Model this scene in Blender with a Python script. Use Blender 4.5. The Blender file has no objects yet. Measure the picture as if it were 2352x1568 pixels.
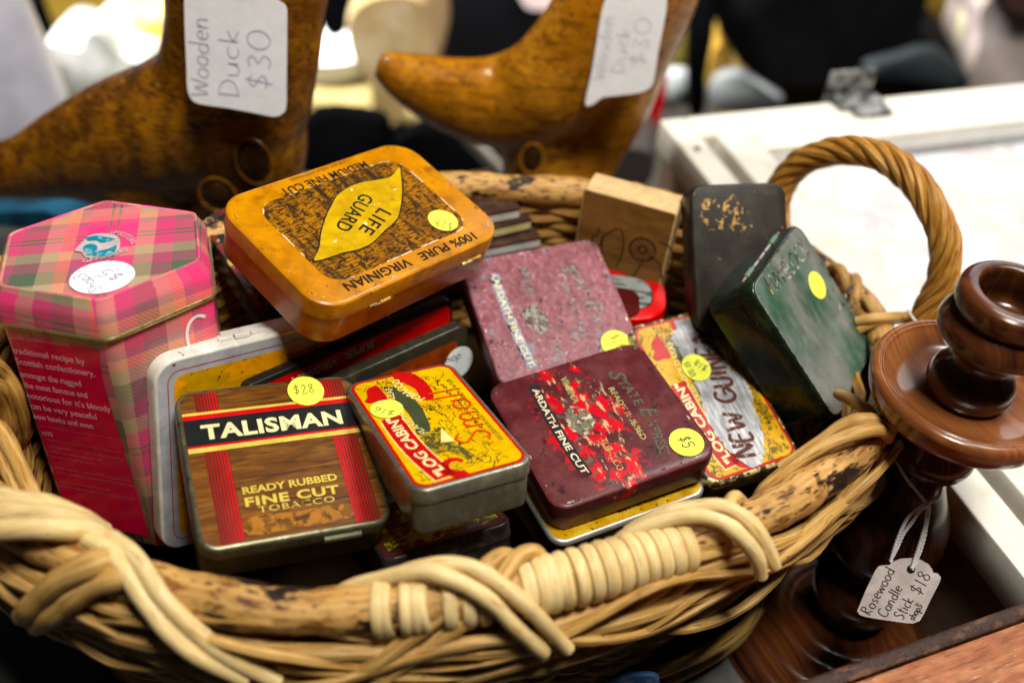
import bpy, bmesh, math, random
import numpy as np
from mathutils import Matrix, Vector
random.seed(7)
rng = np.random.default_rng(7)
S = 0.01                      # everything below is in centimetres, stored in metres
TABLE = 50.0                  # camera height above the table top (cm)
# ------------------------------------------------------------------ camera
F = 2300.0; CX, CY = 1176.0, 784.0          # photograph measured on a 2352 x 1568 grid
RW = np.array([[0.99431, 0.10653, 0.0], [0.07166, -0.66890, 0.73989], [0.07882, -0.73568, -0.67272]])
_d = np.array([-269, 2511., F]); _d /= np.linalg.norm(_d)
_z = -_d; _f = np.array([0, 0, 1.]) - _z * _z[2]; _f /= np.linalg.norm(_f); _x = np.cross(_f, _z)
RW = np.array([_x, _f, _z])
sc = bpy.context.scene
col = sc.collection
cam = bpy.data.cameras.new('camera'); camo = bpy.data.objects.new('camera', cam); col.objects.link(camo)
cam.sensor_width = 36; cam.lens = F / 2352 * 36; cam.clip_start = 0.02; cam.clip_end = 60
M = RW @ np.diag([1, -1, -1])
mw = Matrix.Identity(4)
for i in range(3):
    for j in range(3): mw[i][j] = M[i][j]
mw.translation = (0, 0, TABLE * S); camo.matrix_world = mw
cam.dof.use_dof = True; cam.dof.focus_distance = 0.462; cam.dof.aperture_fstop = 3.8; cam.dof.aperture_blades = 0
sc.camera = camo
# ------------------------------------------------------------------ world, lamps, exposure
w = bpy.data.worlds.new('World'); sc.world = w; w.use_nodes = True
w.node_tree.nodes['Background'].inputs[0].default_value = (0.80, 0.88, 1.0, 1)
w.node_tree.nodes['Background'].inputs[1].default_value = 0.013
def area(name, loc, target, sx, sy, power, color):
    l = bpy.data.lights.new(name, 'AREA'); l.shape = 'RECTANGLE'; l.size = sx; l.size_y = sy; l.energy = power; l.color = color
    o = bpy.data.objects.new(name, l); col.objects.link(o); o.location = loc
    o.rotation_euler = (Vector(target) - Vector(loc)).to_track_quat('-Z', 'Y').to_euler(); return o
area('ceiling_lamp', (0.24, 0.08, 1.52), (-0.02, 0.36, 0.1), 0.36, 0.24, 23, (1.0, 0.96, 0.88))
area('back_lamp', (0.66, 0.85, 1.5), (0.0, 0.4, 0.1), 0.5, 0.32, 14, (1.0, 0.97, 0.92))
area('window_light', (1.35, 2.3, 1.15), (0.30, 0.6, 0.1), 1.5, 1.1, 12, (0.95, 0.98, 1.0))
area('background_fill', (-1.6, 1.0, 2.4), (0.0, 2.3, -0.2), 0.8, 0.7, 100, (1.0, 0.97, 0.92)).data.spread = math.radians(58)  # added fill that brightens the far objects, cone kept off the basket
sc.view_settings.view_transform = 'Standard'; sc.view_settings.look = 'None'
sc.view_settings.exposure = 0.0; sc.view_settings.gamma = 1.0
try: sc.view_settings.use_curve_mapping = False
except Exception: pass
sc.cycles.use_denoising = True
sc.cycles.max_bounces = 6; sc.cycles.caustics_reflective = False; sc.cycles.caustics_refractive = False
# ------------------------------------------------------------------ measuring helpers
def nv(a): a = np.array(a, float); return a / np.linalg.norm(a)
def ray(u, v): return RW @ np.array([u - CX, v - CY, F])
def up(u, v, z): d = ray(u, v); return d * z / d[2]             # point at height z (cm below the lens)
def uy(u, v, y): d = ray(u, v); return d * y / d[1]             # point at distance y
def upl(u, v, P, n): d = ray(u, v); n = np.array(n, float); return d * (np.dot(P, n) / np.dot(d, n))
def pj(P):
    c = RW.T @ np.array(P, float); return np.array([F * c[0] / c[2] + CX, F * c[1] / c[2] + CY])
class Pose:
    def __init__(s, C, x, y):
        s.C = np.array(C, float); s.x = nv(x); y = np.array(y, float); y = y - s.x * np.dot(s.x, y); s.y = nv(y); s.z = np.cross(s.x, s.y)
    def loc(s, u, v, z=0.0):
        P = upl(u, v, s.C + s.z * z, s.z) - s.C; return np.array([P @ s.x, P @ s.y])
    def mat(s):
        m = Matrix.Identity(4)
        for i in range(3): m[i][0], m[i][1], m[i][2], m[i][3] = s.x[i], s.y[i], s.z[i], s.C[i] * S
        m[2][3] += TABLE * S; return m
def edge_pose(c, ph, pv, z, tilt=0.0):
    "pose from one corner seen at c (height z), one nearly level edge through ph, a perpendicular edge through pv"
    C = up(*c, z); nh = np.cross(ray(*c), ray(*ph)); d1 = nv(np.cross(nh, [0, 0, 1]))
    if tilt: e = nv(np.cross(nh, d1)); d1 = nv(d1 * math.cos(tilt) + e * math.sin(tilt))
    if (pj(C + d1) - np.array(c)) @ (np.array(ph) - c) < 0: d1 = -d1
    n2 = np.cross(ray(*c), ray(*pv)); d2 = nv(np.cross(n2, d1))
    if (pj(C + d2) - np.array(c)) @ (np.array(pv) - c) < 0: d2 = -d2
    return C, d1, d2
# ------------------------------------------------------------------ materials
def sp(c):   # sRGB 0-255 -> linear
    return tuple(((x / 255) / 12.92 if x / 255 <= 0.04045 else ((x / 255 + 0.055) / 1.055) ** 2.4) for x in c) + (1,)
MC = {}
def mat(name, base, layers=(), rough=0.45, metal=0.0, coat=0.0, bump=None, alpha=None, uv=False, spec=0.5, big=False, grime=.80):
    spec *= .45; coat *= .8
    def sat(c):
        l = .3 * c[0] + .6 * c[1] + .1 * c[2]; return tuple(max(0.0, l + (v - l) * 1.06) for v in c[:3]) + (1,)
    base = sat(base); layers = [(sat(l[0]),) + tuple(l[1:]) for l in layers]
    """layers: (colour, scale, lo, hi, stretch, detail, region, rough, metal); region=(x,y,rx,ry) restricts the layer to an ellipse in cm"""
    if name in MC: return MC[name]
    m = bpy.data.materials.new(name); m.use_nodes = True; nt = m.node_tree; N = nt.nodes; L = nt.links
    b = N['Principled BSDF']; tc = N.new('ShaderNodeTexCoord')
    mp = N.new('ShaderNodeMapping'); k = 1.0 if uv else 100.0
    mp.inputs['Scale'].default_value = (k, k, k); L.new(tc.outputs['UV' if uv else 'Object'], mp.inputs['Vector'])
    src = mp.outputs['Vector']
    def noise(scale, stretch, detail, off=0.0, dist=0.0):
        v = N.new('ShaderNodeMapping'); v.inputs['Scale'].default_value = stretch; v.inputs['Location'].default_value = (off, off * 1.7, off * 0.6)
        L.new(src, v.inputs['Vector']); t = N.new('ShaderNodeTexNoise'); t.inputs['Scale'].default_value = scale
        t.inputs['Detail'].default_value = detail; t.inputs['Roughness'].default_value = 0.6; t.inputs['Distortion'].default_value = dist
        L.new(v.outputs['Vector'], t.inputs['Vector']); return t.outputs['Fac']
    def ramp(x, lo, hi):
        r = N.new('ShaderNodeMapRange'); r.inputs['From Min'].default_value = lo; r.inputs['From Max'].default_value = hi; r.clamp = True
        L.new(x, r.inputs['Value']); return r.outputs['Result']
    def mth(op, a, c):
        q = N.new('ShaderNodeMath'); q.operation = op
        for i, s_ in enumerate((a, c)):
            if isinstance(s_, (int, float)): q.inputs[i].default_value = s_
            else: L.new(s_, q.inputs[i])
        return q.outputs[0]
    cur = None; cr = None; cm = None
    for i, l in enumerate(layers):
        l = list(l) + [None] * (9 - len(l)); c, scale, lo, hi, st, det, reg, lr, lm = l
        st = st or (1, 1, 1); det = 4 if det is None else det
        f = ramp(noise(scale, st, det, 3.1 * i + 1.3), lo, hi)
        if reg:
            v = N.new('ShaderNodeMapping'); v.vector_type = 'POINT'
            v.inputs['Scale'].default_value = (1 / reg[2], 1 / reg[3], 0); v.inputs['Location'].default_value = (-reg[0] / reg[2], -reg[1] / reg[3], 0)
            L.new(src, v.inputs['Vector']); ln = N.new('ShaderNodeVectorMath'); ln.operation = 'LENGTH'; L.new(v.outputs['Vector'], ln.inputs[0])
            d = mth('ADD', ln.outputs['Value'], mth('MULTIPLY', mth('SUBTRACT', noise(1.6, (1, 1, 1), 5, 9.7 * i + 2), 0.5), 1.1))
            g = ramp(d, 1.05, 0.9) if len(reg) < 5 else ramp(d, 1.25, 0.35)
            rr_ = N.nodes if False else None
            f = mth('MULTIPLY', f, g)
        mx = N.new('ShaderNodeMix'); mx.data_type = 'RGBA'; L.new(f, mx.inputs['Factor'])
        if cur is None: mx.inputs['A'].default_value = base
        else: L.new(cur, mx.inputs['A'])
        mx.inputs['B'].default_value = c; cur = mx.outputs['Result']
        if lr is not None:
            q = N.new('ShaderNodeMix'); q.data_type = 'FLOAT'; L.new(f, q.inputs['Factor'])
            if cr is None: q.inputs['A'].default_value = rough
            else: L.new(cr, q.inputs['A'])
            q.inputs['B'].default_value = lr; cr = q.outputs['Result']
        if lm is not None:
            q = N.new('ShaderNodeMix'); q.data_type = 'FLOAT'; L.new(f, q.inputs['Factor'])
            if cm is None: q.inputs['A'].default_value = metal
            else: L.new(cm, q.inputs['A'])
            q.inputs['B'].default_value = lm; cm = q.outputs['Result']
    gr = N.new('ShaderNodeMapRange'); gr.inputs['From Min'].default_value = .34; gr.inputs['From Max'].default_value = .62; gr.inputs['To Min'].default_value = grime; gr.inputs['To Max'].default_value = 1.0 + (1 - grime) * .3; 
    L.new(noise(1.0 if k > 1 and not big else .15, (1, 1, 1), 8, 41.0, .6), gr.inputs['Value'])
    gm_ = N.new('ShaderNodeMix'); gm_.data_type = 'RGBA'; gm_.blend_type = 'MULTIPLY'; gm_.inputs['Factor'].default_value = 1.0
    if cur is None: gm_.inputs['A'].default_value = base
    else: L.new(cur, gm_.inputs['A'])
    L.new(gr.outputs['Result'], gm_.inputs['B']); L.new(gm_.outputs['Result'], b.inputs['Base Color'])
    if cr is None:
        n_ = noise(1.1, (1, 1, 1), 5, 77)
        cr = mth('ADD', mth('MULTIPLY', mth('SUBTRACT', n_, 0.5), 0.16), rough)
    L.new(cr, b.inputs['Roughness'])
    if cm is None: b.inputs['Metallic'].default_value = metal
    else: L.new(cm, b.inputs['Metallic'])
    b.inputs['Coat Weight'].default_value = coat; b.inputs['Coat Roughness'].default_value = 0.12
    b.inputs['Specular IOR Level'].default_value = spec
    if bump:
        bn = N.new('ShaderNodeBump'); bn.inputs['Strength'].default_value = bump[1]; bn.inputs['Distance'].default_value = 0.001 * (bump[3] if len(bump) > 3 else 1)
        L.new(noise(bump[0], bump[2] if len(bump) > 2 else (1, 1, 1), 4, 5.5), bn.inputs['Height']); L.new(bn.outputs['Normal'], b.inputs['Normal'])
    if alpha:
        f = ramp(noise(alpha[0], (1, 1, 1), 4, alpha[3] if len(alpha) > 3 else 21.0), alpha[1], alpha[2]); L.new(f, b.inputs['Alpha'])
    MC[name] = m; return m
# ------------------------------------------------------------------ mesh helpers
def link(o, parent=None):
    col.objects.link(o)
    if parent is not None: o.parent = parent
    return o
class MB:
    def __init__(s): s.v = []; s.f = []; s.uv = []
    def add(s, verts, faces, uvs=None):
        k = len(s.v); s.v += [tuple(map(float, p)) for p in verts]
        for i, f in enumerate(faces):
            s.f.append([a + k for a in f]); s.uv.append(uvs[i] if uvs else [(verts[a][0], verts[a][1]) for a in f])
    def build(s, name, m, parent=None, smooth=True, world=False, angle=40):
        me = bpy.data.meshes.new(name)
        vs = [(p[0] * S, p[1] * S, p[2] * S + (TABLE * S if world else 0)) for p in s.v]
        me.from_pydata(vs, [], s.f); uvl = me.uv_layers.new(name='UVMap'); i = 0
        flat = []
        for u in s.uv:
            for a in u: flat += [a[0], a[1]]
        uvl.data.foreach_set('uv', flat)
        me.materials.append(m)
        if smooth:
            me.polygons.foreach_set('use_smooth', [True] * len(me.polygons))
            me.set_sharp_from_angle(angle=math.radians(angle))
        me.update(); o = bpy.data.objects.new(name, me); link(o, parent); return o
def thing(name, label, cat, pose=None, group=None, loc=None):
    o = bpy.data.objects.new(name, None); col.objects.link(o); o.empty_display_size = 0.02
    if pose is not None: o.matrix_world = pose.mat()
    if loc is not None: o.location = (loc[0] * S, loc[1] * S, loc[2] * S + TABLE * S)
    o['label'] = label; o['category'] = cat
    if group: o['group'] = group
    return o
def tag(o, label, cat, group=None):
    o['label'] = label; o['category'] = cat
    if group: o['group'] = group
    return o
def struct(o): o['kind'] = 'structure'; return o
def smooth_path(pts, n=6, closed=False):
    P = [np.array(p, float) for p in pts]; out = []; m = len(P)
    rngi = range(m if closed else m - 1)
    for i in rngi:
        p1, p2 = P[i], P[(i + 1) % m]
        p0 = P[(i - 1) % m] if closed or i > 0 else 2 * p1 - p2
        p3 = P[(i + 2) % m] if closed or i + 2 < m else 2 * p2 - p1
        for k in range(n):
            t = k / n
            out.append(0.5 * ((2 * p1) + (-p0 + p2) * t + (2 * p0 - 5 * p1 + 4 * p2 - p3) * t * t + (-p0 + 3 * p1 - 3 * p2 + p3) * t ** 3))
    if not closed: out.append(P[-1])
    return np.array(out)
def frames(P, closed=False):
    T = np.gradient(P, axis=0) if not closed else (np.roll(P, -1, 0) - np.roll(P, 1, 0))
    T = T / (np.linalg.norm(T, axis=1)[:, None] + 1e-9); n = nv(np.cross(T[0], [0.01, 0.02, 1]) if abs(T[0][2]) < 0.95 else np.cross(T[0], [1, 0, 0])); Ns = [n]
    for i in range(1, len(P)):
        n = n - T[i] * np.dot(T[i], n); n = nv(n); Ns.append(n)
    Ns = np.array(Ns); return T, Ns, np.cross(T, Ns)
def tube(mb, P, r, n=8, closed=False, flat=1.0, updir=None, seed=0):
    P = np.array(P, float); m = len(P); T, A, B = frames(P, closed)
    if updir is not None:
        for i in range(m):
            b = np.array(updir, float); b = b - T[i] * np.dot(b, T[i]); B[i] = nv(b); A[i] = np.cross(B[i], T[i])
    L = np.concatenate([[0], np.cumsum(np.linalg.norm(np.diff(P, axis=0), axis=1))])
    rr_ = np.array([r(i / (m - 1)) if callable(r) else r for i in range(m)]) * np.array([1 + .05 * math.sin(Li * 1.3 + seed * 5) + .035 * math.sin(Li * 3.7 + seed * 3) + (.07 if (Li + seed * 3.1) % 5.3 < .35 else 0) for Li in L]) if m > 12 else np.array([r(i / (m - 1)) if callable(r) else r for i in range(m)])
    vs = []
    for i in range(m):
        for k in range(n):
            a = 2 * math.pi * k / n; vs.append(P[i] + rr_[i] * (A[i] * math.cos(a) + flat * B[i] * math.sin(a)))
    fs = []; uv = []; R0 = float(np.mean(rr_)); off = seed * 7.3
    for i in range(m if closed else m - 1):
        j = (i + 1) % m; l0 = L[i]; l1 = L[i + 1] if i + 1 < m else L[i] + np.linalg.norm(P[0] - P[-1])
        for k in range(n):
            k2 = (k + 1) % n; fs.append([i * n + k, i * n + k2, j * n + k2, j * n + k])
            u0 = off + 2 * math.pi * R0 * k / n; u1 = off + 2 * math.pi * R0 * (k + 1) / n; uv.append([(u0, l0), (u1, l0), (u1, l1), (u0, l1)])
    if not closed:
        fs.append(list(range(n))[::-1]); uv.append([(off, 0)] * n); fs.append([(m - 1) * n + k for k in range(n)]); uv.append([(off, L[-1])] * n)
    mb.add(vs, fs, uv)
def rrect(w, h, r, n=8):
    out = []
    for cx_, cy_, a0 in ((w / 2 - r, h / 2 - r, 0), (-w / 2 + r, h / 2 - r, 90), (-w / 2 + r, -h / 2 + r, 180), (w / 2 - r, -h / 2 + r, 270)):
        for k in range(n + 1):
            a = math.radians(a0 + 90 * k / n); out.append((cx_ + r * math.cos(a), cy_ + r * math.sin(a)))
    return out
def loft_rr(mb, w, h, r, prof, cap_top=True, cap_bot=False, n=8):
    "prof: list of (inset, z) from the top down"
    rings = []
    for ins, z in prof:
        rings.append([(x, y, z) for x, y in rrect(w - 2 * ins, h - 2 * ins, max(r - ins, 0.02), n)])
    m = len(rings[0]); vs = [p for R in rings for p in R]; fs = []
    for i in range(len(rings) - 1):
        for k in range(m):
            k2 = (k + 1) % m; fs.append([i * m + k, (i + 1) * m + k, (i + 1) * m + k2, i * m + k2])
    if cap_top: fs.append(list(range(m)))
    if cap_bot: fs.append([(len(rings) - 1) * m + k for k in range(m)][::-1])
    mb.add(vs, fs)
def tr(pts, z, Mx=None):
    P = [(p[0], p[1], z) for p in pts]
    if Mx is not None: P = [tuple(Mx @ Vector(p)) for p in P]
    return P
def decal(name, pts, z, m, parent, Mx=None, hole=None):
    "flat print of a closed outline on a surface; hole = inner outline with the same number of points"
    mb = MB()
    if hole is None: mb.add(tr(pts, z, Mx), [list(range(len(pts)))])
    else:
        n = len(pts); mb.add(tr(pts, z, Mx) + tr(hole, z, Mx), [[k, (k + 1) % n, n + (k + 1) % n, n + k] for k in range(n)])
    return mb.build(name, m, parent, smooth=False)
def ellipse(cx_, cy_, rx, ry=None, n=40, a0=0, a1=360):
    ry = ry or rx; return [(cx_ + rx * math.cos(math.radians(a0 + (a1 - a0) * k / n)), cy_ + ry * math.sin(math.radians(a0 + (a1 - a0) * k / n))) for k in range(n)]
def disc(name, c, r, th, m, parent, z=0, Mx=None):
    mb = MB(); n = 40; E0 = ellipse(c[0], c[1], r, n=n); vs = tr(E0, z + th, Mx) + tr(E0, z, Mx)
    mb.add(vs, [list(range(n))] + [[k, n + k, n + (k + 1) % n, (k + 1) % n] for k in range(n)]); return mb.build(name, m, parent, smooth=False)
def text_mesh(s, bold=0.0, shear=0.0, spacing=1.0):
    c = bpy.data.curves.new('t', 'FONT'); c.body = s; c.size = 1; c.offset = bold; c.shear = shear; c.space_character = spacing; c.resolution_u = 3
    o = bpy.data.objects.new('t', c); col.objects.link(o)
    me = bpy.data.meshes.new_from_object(o.evaluated_get(bpy.context.evaluated_depsgraph_get()))
    V = [tuple(v.co) for v in me.vertices]; Fc = [list(p.vertices) for p in me.polygons]
    bpy.data.objects.remove(o); bpy.data.curves.remove(c); bpy.data.meshes.remove(me); return V, Fc
def lettering(parent, s, p0, p1, h, z, m, bold=0.0, shear=0.0, spacing=1.0, arc=0.0, Mx=None, name='lettering', mb=None):
    "text with its baseline from p0 to p1 (local cm), capital height h"
    V, Fc = text_mesh(s, bold, shear, spacing)
    if not V: return None
    xs = [v[0] for v in V]; x0, x1 = min(xs), max(xs)
    p0 = np.array(p0, float); p1 = np.array(p1, float); Ld = np.linalg.norm(p1 - p0); d = (p1 - p0) / Ld; e = np.array([-d[1], d[0]])
    out = []
    for v in V:
        t = (v[0] - x0) / (x1 - x0); yy = v[1] / 0.72 * h + arc * 4 * t * (1 - t)
        q = p0 + d * t * Ld + e * yy; out.append((q[0], q[1], z))
    if Mx is not None: out = [tuple(Mx @ Vector(p)) for p in out]
    own = mb is None
    if own: mb = MB()
    mb.add(out, Fc)
    if own: return mb.build(name, m, parent, smooth=False)
# hand lettering: strokes on a unit-high letter
def arc_(cx_, cy_, rx, ry, a0, a1, n=10): return [(cx_ + rx * math.cos(math.radians(a0 + (a1 - a0) * k / n)), cy_ + ry * math.sin(math.radians(a0 + (a1 - a0) * k / n))) for k in range(n + 1)]
G = {
 'W': (0.9, [[(0.02, 1), (0.2, 0.05), (0.45, 0.75), (0.65, 0.05), (0.88, 0.95)]]),
 'w': (0.7, [[(0.02, .55), (0.15, 0.03), (0.34, 0.45), (0.5, 0.03), (0.66, 0.55)]]),
 'o': (0.55, [arc_(.27, .28, .23, .27, 100, 470)]), '0': (0.7, [arc_(.35, .5, .3, .48, 100, 470, 14)]),
 'd': (0.6, [arc_(.27, .26, .22, .25, 40, 330), [(.5, 1.05), (.5, 0)]]), 'a': (0.55, [arc_(.26, .26, .22, .25, 40, 330), [(.48, .5), (.5, 0)]]),
 'e': (0.52, [[(.05, .28), (.45, .32)] + arc_(.26, .28, .21, .27, 10, 310, 10)]), 'n': (0.55, [[(.05, .55), (.07, 0)], [(.07, .35), (.2, .53), (.4, .5), (.45, 0)]]),
 'D': (0.7, [[(.08, 1), (.1, 0)], [(.0, .98), (.35, .95), (.62, .6), (.5, .18), (.05, 0)]]), 'u': (0.55, [[(.04, .55), (.08, .1), (.25, .0), (.42, .15), (.46, .55)], [(.46, .55), (.48, 0)]]),
 'c': (0.5, [arc_(.28, .28, .23, .27, 50, 310)]), 'C': (0.68, [arc_(.38, .5, .33, .49, 50, 315, 12)]), 'k': (0.5, [[(.06, 1), (.06, 0)], [(.42, .55), (.08, .25), (.45, 0)]]),
 '$': (0.62, [[(.5, .78), (.28, .9), (.1, .72), (.3, .52), (.5, .32), (.3, .12), (.06, .22)], [(.34, 1.08), (.24, -.08)]]),
 '3': (0.55, [[(.05, .88), (.3, .98), (.42, .76), (.2, .54), (.46, .34), (.34, .04), (.02, .1)]]), 'R': (0.62, [[(.08, 1), (.08, 0)], [(.02, .95), (.4, .98), (.46, .66), (.1, .5), (.5, 0)]]),
 's': (0.42, [[(.38, .5), (.18, .54), (.1, .38), (.3, .24), (.28, .04), (.04, .04)]]), 'S': (0.6, [[(.52, .85), (.3, 1.0), (.08, .8), (.28, .54), (.5, .3), (.3, .02), (.04, .12)]]),
 'l': (0.22, [[(.1, 1), (.1, 0)]]), 'I': (0.25, [[(.1, 1), (.1, 0)]]), '1': (0.3, [[(.14, 1), (.12, 0)]]), 'i': (0.22, [[(.1, .55), (.1, 0)], [(.1, .78), (.11, .82)]]), 't': (0.4, [[(.2, .95), (.2, .05), (.34, 0)], [(.03, .62), (.38, .62)]]),
 'h': (0.52, [[(.06, 1), (.06, 0)], [(.06, .35), (.25, .54), (.42, .4), (.42, 0)]]), 'p': (0.52, [[(.06, .55), (.04, -.45)], arc_(.27, .27, .21, .26, 150, -150)]),
 '8': (0.55, [[(.44, .82), (.26, .98), (.1, .78), (.28, .52), (.46, .25), (.26, .0), (.06, .24), (.26, .52), (.42, .76), (.44, .82)]]), '6': (0.55, [[(.42, .95), (.15, .65), (.06, .25), (.25, .0), (.45, .2), (.3, .45), (.08, .3)]]), '2': (0.55, [[(.06, .78), (.24, .98), (.42, .75), (.06, .03), (.5, .05)]]),
 '5': (0.55, [[(.48, .95), (.12, .95), (.1, .55), (.36, .6), (.44, .25), (.24, .0), (.03, .1)]]), 'U': (0.6, [[(.05, 1), (.08, .2), (.28, .0), (.48, .2), (.5, 1)]]),
 'm': (0.8, [[(.05, .55), (.06, 0)], [(.06, .4), (.2, .55), (.34, .45), (.36, 0)], [(.36, .4), (.5, .55), (.66, .45), (.68, 0)]]),
 'N': (0.7, [[(.06, 0), (.1, 1), (.55, .0), (.58, 1)]]), 'E': (0.55, [[(.46, 1), (.08, .98), (.06, 0), (.46, .02)], [(.06, .5), (.4, .5)]]), 'G': (0.75, [arc_(.38, .5, .34, .49, 50, 330, 12), [(.4, .45), (.7, .45), (.68, .1)]]),
 'A': (0.65, [[(.04, 0), (.3, 1), (.58, 0)], [(.14, .35), (.48, .35)]]), '/': (0.5, [[(.42, 1.0), (.05, 0)]]), ' ': (0.4, []), '-': (0.4, [[(0.05, .5), (.35, .5)]]),
}
def hand(parent, s, p0, p1, h, width, z, m, Mx=None, name='writing', mb=None, jit=0.03):
    p0 = np.array(p0, float); p1 = np.array(p1, float); Ld = np.linalg.norm(p1 - p0); d = (p1 - p0) / Ld; e = np.array([-d[1], d[0]])
    tot = sum(G[c][0] + 0.08 for c in s); k = Ld / tot; x = 0; own = mb is None
    if own: mb = MB()
    for c in s:
        wd, st = G[c]; jy = random.uniform(-jit, jit)
        for pl in st:
            P = smooth_path([(a * 1.0, b + jy) for a, b in pl], 4) if len(pl) > 2 else np.array(pl)
            Q = np.array([p0 + d * (x + a) * k + e * b * h for a, b in P]); vs = []
            Tn = np.gradient(Q, axis=0); Tn = Tn / (np.linalg.norm(Tn, axis=1)[:, None] + 1e-9)
            for i in range(len(Q)):
                nn = np.array([-Tn[i][1], Tn[i][0]]) * width / 2; vs += [(*(Q[i] + nn), z), (*(Q[i] - nn), z)]
            if Mx is not None: vs = [tuple(Mx @ Vector(p)) for p in vs]
            mb.add(vs, [[2 * i, 2 * i + 1, 2 * i + 3, 2 * i + 2] for i in range(len(Q) - 1)])
        x += wd + 0.08
    if own: return mb.build(name, m, parent, smooth=False)
def lathe(mb, prof, c, n=64):
    vs = []; fs = []
    for r, z in prof:
        for k in range(n):
            a = 2 * math.pi * k / n; vs.append((c[0] + r * math.cos(a), c[1] + r * math.sin(a), c[2] + z))
    for i in range(len(prof) - 1):
        for k in range(n):
            k2 = (k + 1) % n; fs.append([i * n + k, i * n + k2, (i + 1) * n + k2, (i + 1) * n + k])
    uv = [[(vs[a][0] * 1.3 + vs[a][1] * .7, vs[a][2]) for a in f] for f in fs]; mb.add(vs, fs, uv)
def boxmb(mb, x0, x1, y0, y1, z0, z1, b=0.0):
    if b <= 0:
        v = [(x, y, z) for z in (z0, z1) for y in (y0, y1) for x in (x0, x1)]
        mb.add(v, [[0, 2, 3, 1], [4, 5, 7, 6], [0, 1, 5, 4], [2, 6, 7, 3], [0, 4, 6, 2], [1, 3, 7, 5]]); return
    k = len(mb.v); t = MB(); loft_rr(t, x1 - x0, y1 - y0, b * 1.2, [(b, z1), (b * 0.3, z1 - b * 0.3), (0, z1 - b), (0, z0 + b), (b * 0.3, z0 + b * 0.3), (b, z0)], True, True, 3)
    cx_, cy_ = (x0 + x1) / 2, (y0 + y1) / 2; mb.add([(p[0] + cx_, p[1] + cy_, p[2]) for p in t.v], t.f)
# ------------------------------------------------------------------ palette
K = sp
m_cane = mat('cane', (0.50, 0.27, 0.075, 1), [((0.66, 0.43, 0.17, 1), 2.2, 0.42, 0.60, (4.5, .2, 1), 4), ((0.22, 0.09, 0.015, 1), 2.6, 0.54, 0.68, (4.5, .22, 1), 5), ((0.10, 0.045, 0.012, 1), 3.0, 0.66, 0.74, (1.6, .7, 1), 4)], rough=0.36, bump=(4, 0.35, (5, .5, 1)), uv=True)
m_cane_pale = mat('pale_cane', (0.72, 0.51, 0.22, 1), [((0.80, 0.63, 0.34, 1), 2.0, 0.42, 0.62, (4.5, .3, 1), 4), ((0.36, 0.17, 0.035, 1), 2.6, 0.56, 0.72, (4.5, .35, 1), 5), ((0.12, 0.05, 0.012, 1), 2.4, 0.68, 0.73, (1.8, 1, 1), 5)], rough=0.33, bump=(4, 0.3, (5, .5, 1)), uv=True)
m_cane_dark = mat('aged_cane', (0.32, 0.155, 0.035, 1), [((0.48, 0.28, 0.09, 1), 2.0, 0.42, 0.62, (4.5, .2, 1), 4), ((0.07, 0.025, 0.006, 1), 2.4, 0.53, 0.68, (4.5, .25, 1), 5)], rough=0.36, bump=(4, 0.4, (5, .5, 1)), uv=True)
m_bamboo = mat('bamboo', (0.60, 0.36, 0.13, 1), [((0.46, 0.24, 0.07, 1), 1.6, 0.42, 0.62, (3.5, .2, 1), 5), ((0.22, 0.085, 0.02, 1), 1.1, 0.53, 0.63, (1.5, .5, 1), 6), ((0.10, 0.035, 0.012, 1), 2.6, 0.56, 0.62, (2.0, .5, 1), 6), ((0.02, 0.010, 0.007, 1), .35, 0.56, 0.60, (1.6, .8, 1), 7)], rough=0.4, bump=(4, 0.4, (5, .5, 1)), uv=True)
m_black = mat('soot_black', (0.012, 0.010, 0.009, 1), rough=0.6, spec=0.2)
m_ink = mat('ink', (0.018, 0.015, 0.012, 1), rough=0.5, spec=.2)
m_pen = mat('pen_ink', (0.22, 0.22, 0.32, 1), rough=0.5)
m_penfaint = mat('faint_pen_ink', (0.55, 0.55, 0.62, 1), rough=0.5)
m_pendark = mat('dark_pen_ink', (0.035, 0.028, 0.035, 1), rough=0.5)
m_stick = mat('yellow_sticker', (0.85, 0.87, 0.13, 1), [((0.78, 0.81, 0.14, 1), .8, .4, .7)], rough=0.55, spec=.25, grime=.9)
m_white = mat('white_card', (0.90, 0.90, 0.91, 1), [((0.87, 0.87, 0.89, 1), .5, .4, .7)], rough=0.6, spec=.25, grime=.94)
m_green_pen = mat('olive_pen', (0.09, 0.10, 0.01, 1), rough=.5)
def cr(ox, oy, k): return lambda x, y: (ox + k * x, oy + k * y)
cA = cr(459.4, 287.1, .3418); cB = cr(373.2, 775.2, .3662); cC = cr(1033.6, 516.8, .2930); cD = cr(1091, 775.2, .2930)
cE = cr(1435.5, 373.2, .2686); cE2 = cr(1435.5, 660.3, .2686); cH = cr(0, 430.7, .2686); cF = cr(0, 689, .3296); cT = cr(1663, 976, .3775)
c5 = cr(0, 1033.6, .3418); cG = cr(746.5, 1091, .3052); cR = cr(1320.7, 1091, .3052); cFR = cr(1892.6, 545.5, .2563)
k1 = cr(0, 0, .3418); k2 = cr(774, 0, .3418); k3 = cr(1548, 0, .3418)
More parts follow.
